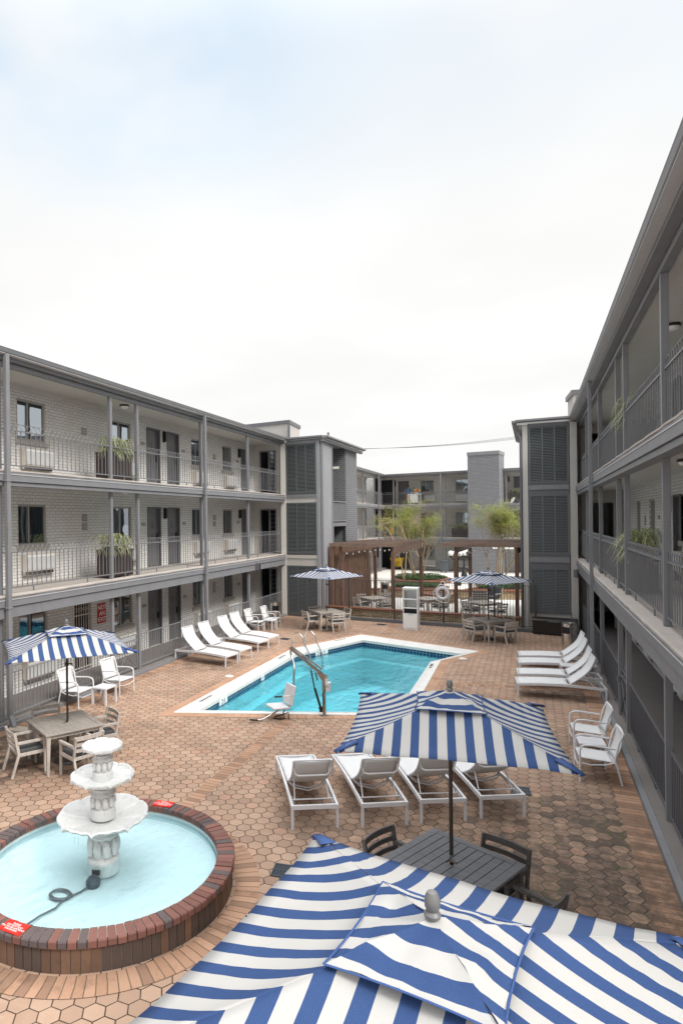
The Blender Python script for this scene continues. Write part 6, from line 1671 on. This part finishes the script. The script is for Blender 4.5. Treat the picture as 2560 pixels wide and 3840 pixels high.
lamp('black lamp post with cluster of white globes, farther one by the chimney', (-4.75,50.4,.15))

# ------------------------------------------------------------ trees
def tree(name, label, base, stems, seed, crown, nleaf, bare=0.):
    """several thin stems that fork into fine twigs; small leaves clustered at the twigs"""
    rr = random.Random(seed); t = thing(name, label, 'tree', base, 0, None); wood = MB(); leaf = MB(); tips = []
    cx, cy, cz, rx, ry, rz_ = crown
    def grow_b(p, d, L, r, lev):
        k = 5; P = [p]; q = p.copy(); dd = d.copy()
        for i in range(k):
            dd = (dd+Vector((rr.uniform(-1,1),rr.uniform(-1,1),rr.uniform(-.5,.9)))*.14).normalized(); q = q+dd*(L/k); P.append(q.copy())
        wood.tube(P, [r*(1-.5*i/k) for i in range(k+1)], 6 if lev < 2 else 4)
        if lev >= 2:
            for i in range(2, k+1): tips.append((P[i], lev))
        if lev < 4:
            for j in range(rr.choice((2,3,3)) if lev else 3):
                at = P[rr.choice((3,4,5))]; tgt = Vector((cx+rr.uniform(-1,1)*rx, cy+rr.uniform(-1,1)*ry, cz+rr.uniform(-.8,1)*rz_))
                nd = ((tgt-at).normalized()*.7+dd*.5+Vector((rr.uniform(-1,1),rr.uniform(-1,1),rr.uniform(-.4,.6)))*.45).normalized()
                grow_b(at, nd, L*rr.uniform(.55,.8), r*.52, lev+1)
    for s in range(stems):
        a = 2*PI*s/stems+rr.uniform(-.3,.3); b = Vector((math.cos(a)*.22,math.sin(a)*.22,-.05)); d = Vector((math.cos(a)*.28,math.sin(a)*.28,1)).normalized()
        grow_b(b, d, rr.uniform(2.0,2.6), rr.uniform(.038,.055), 0)
    obj('trunk', wood, M['bark'], t, ang=80)
    rr.shuffle(tips); clumps = [p for p in tips]
    n = 0
    for p, lev in clumps:
        if n > nleaf: break
        e = ((p.x-cx)/rx)**2+((p.y-cy)/ry)**2+((p.z-cz)/rz_)**2
        if rr.random() < bare*(1.4 if p.x < cx-.3*rx else .5): continue
        if e > 2.2 and rr.random() < .6: continue
        if noise.noise(p*.9+Vector((seed,0,0))) < -.16: continue
        for _ in range(rr.randint(9,18)):
            c = p+Vector((rr.gauss(0,.17),rr.gauss(0,.17),rr.gauss(0,.10))); s = rr.uniform(.025,.048); a = rr.uniform(0,2*PI)
            d = Vector((math.cos(a),math.sin(a),rr.uniform(-.5,.5)))*s; e2 = Vector((-math.sin(a),math.cos(a),rr.uniform(-.5,.5)))*s*.55
            leaf.add([c-d,c+e2,c+d,c-e2], [(0,1,2,3)]); n += 1
    obj('crown', leaf, M['leaf'], t, smooth=False)
    return t
tree('crape_myrtle', 'multi stemmed tree with sparse spring leaves, between the two pergolas', (-7.35,45.4,.55), 6, 5, (-.25,0,3.5,2.5,1.8,1.55), 20000, .18)
tree('crape_myrtle', 'small leaning tree with thin pale stems at the left pergola, almost bare', (-7.75,42.9,.50), 3, 9, (-1.2,.3,3.5,1.6,1.0,1.0), 2500, .6)
tree('crape_myrtle', 'leafy yellow green tree in front of the chimney, behind the right pergola', (-2.0,44.2,.5), 6, 14, (-.15,0,3.35,2.3,1.8,1.6), 30000, .03)

# overhead cables between the towers
cb = thing('overhead_cable', 'thin overhead wires in the sky between the two towers', 'cable', (-15.5,58,10.65))
m = MB()
for k in range(3):
    pts = []
    for i in range(25):
        q = i/24; pts.append((20*q, 5*q+k*.25, 1.3*q-.45*math.sin(PI*q)+.18*k*q))
    m.tube(pts, .012, 4)
obj('wire', m, M['black'], cb)

# ------------------------------------------------------------ sky, sun, camera
W = bpy.data.worlds.new('World'); SC.world = W; W.use_nodes = True; nt = W.node_tree; nt.nodes.clear()
sun_dir = Vector((.80,-.30,.85)).normalized(); el = math.asin(sun_dir.z); az = math.atan2(sun_dir.x, sun_dir.y)
sky = nt.nodes.new('ShaderNodeTexSky'); sky.sky_type = 'NISHITA'; sky.sun_disc = False; sky.sun_elevation = el; sky.sun_rotation = az
sky.air_density = 1.2; sky.dust_density = 1.5
b1_ = nt.nodes.new('ShaderNodeBackground'); b1_.inputs[1].default_value = .15; mc_ = nt.nodes.new('ShaderNodeMix'); mc_.data_type = 'RGBA'; mc_.blend_type = 'MULTIPLY'; mc_.inputs[0].default_value = 1; nt.links.new(sky.outputs[0], mc_.inputs[6]); mc_.inputs[7].default_value = (.80,1.05,.98,1); nt.links.new(mc_.outputs[2], b1_.inputs[0])
tcn = nt.nodes.new('ShaderNodeTexCoord')
sp_ = nt.nodes.new('ShaderNodeSeparateXYZ'); nt.links.new(tcn.outputs['Generated'], sp_.inputs[0])
def wm(op, a, b=None, clamp=False):
    n_ = nt.nodes.new('ShaderNodeMath'); n_.operation = op; n_.use_clamp = clamp
    for i, v in enumerate((a, b)):
        if v is None: continue
        if isinstance(v, (int, float)): n_.inputs[i].default_value = v
        else: nt.links.new(v, n_.inputs[i])
    return n_.outputs[0]
zc_ = wm('MAXIMUM', sp_.outputs[2], .02)
# the cloud layer is a plane above: project the view direction on it
cx_ = nt.nodes.new('ShaderNodeCombineXYZ'); dz_ = wm('ADD', zc_, .12)
nt.links.new(wm('DIVIDE', sp_.outputs[0], dz_), cx_.inputs[0]); nt.links.new(wm('DIVIDE', sp_.outputs[1], dz_), cx_.inputs[1])
def wn_(scale, det, off):
    ad = nt.nodes.new('ShaderNodeVectorMath'); ad.operation = 'ADD'; nt.links.new(cx_.outputs[0], ad.inputs[0]); ad.inputs[1].default_value = off
    t_ = nt.nodes.new('ShaderNodeTexNoise'); t_.inputs['Scale'].default_value = scale; t_.inputs['Detail'].default_value = det; t_.inputs['Roughness'].default_value = .5
    nt.links.new(ad.outputs[0], t_.inputs['Vector']); return t_.outputs[0]
def wr(v, a, b, lo, hi):
    r_ = nt.nodes.new('ShaderNodeMapRange'); r_.interpolation_type = 'SMOOTHSTEP'; nt.links.new(v, r_.inputs[0])
    for i, q in enumerate((a, b, lo, hi)): r_.inputs[i+1].default_value = q
    return r_.outputs[0]
cl_ = wr(wn_(.9, 4, (3.1,7.7,0)), .35, .65, .96, 1.03)
b2_ = nt.nodes.new('ShaderNodeBackground')
b2_.inputs[0].default_value = (1.0,.995,.985,1)
grad = wr(zc_, .58, .95, .475, 2.1)
nt.links.new(wm('MULTIPLY', wm('MULTIPLY', cl_, grad), 1.0), b2_.inputs[1])
# thin places where the blue shows through, high in the sky and more to the left
hi_ = wr(zc_, .36, .62, 0., 1.)
lf_ = wr(wm('SUBTRACT', wm('MULTIPLY', sp_.outputs[0], -1.), .0), .10, .55, .35, 1.)
thin = wm('MULTIPLY', wm('MULTIPLY', wr(wn_(1.3, 4, (11.3,2.2,0)), .38, .62, .25, 1.), hi_), lf_)
mx_ = nt.nodes.new('ShaderNodeMixShader'); nt.links.new(wm('MULTIPLY', thin, .62), mx_.inputs[0]); nt.links.new(b2_.outputs[0], mx_.inputs[1]); nt.links.new(b1_.outputs[0], mx_.inputs[2])
wo_ = nt.nodes.new('ShaderNodeOutputWorld'); nt.links.new(mx_.outputs[0], wo_.inputs[0])
sl_ = bpy.data.lights.new('sun', 'SUN'); sl_.energy = 1.5; sl_.angle = R(16); sl_.color = (1.,.965,.92)
so_ = bpy.data.objects.new('sun', sl_); COL.objects.link(so_); so_.rotation_euler = sun_dir.to_track_quat('Z','Y').to_euler(); so_.location = (0,0,30)

cd = bpy.data.cameras.new('camera'); cam_ = bpy.data.objects.new('camera', cd); COL.objects.link(cam_); SC.camera = cam_
th = R(24.3219); roll = -.0115; c, s = math.cos(roll), math.sin(roll)
rv = Vector((math.cos(th),math.sin(th),0)); uv_ = Vector((0,0,1)); fv = Vector((-math.sin(th),math.cos(th),0))
X = rv*c+uv_*s; Y = -rv*s+uv_*c; Z = -fv
cam_.matrix_world = Matrix(((X.x,Y.x,Z.x,0),(X.y,Y.y,Z.y,0),(X.z,Y.z,Z.z,4.5),(0,0,0,1)))
cd.sensor_width = 36; cd.lens = 22.5; cd.shift_y = (26.16*math.cos(roll)+375*.0115)/3840; cd.shift_x = (375-.3)/3840; cd.clip_end = 2000; cd.clip_start = .05
SC.render.engine = 'CYCLES'
SC.cycles.max_bounces = 8; SC.cycles.transparent_max_bounces = 24; SC.cycles.diffuse_bounces = 4
SC.view_settings.view_transform = 'Standard'; SC.view_settings.look = 'None'; SC.view_settings.exposure = 1.08; SC.view_settings.gamma = 1
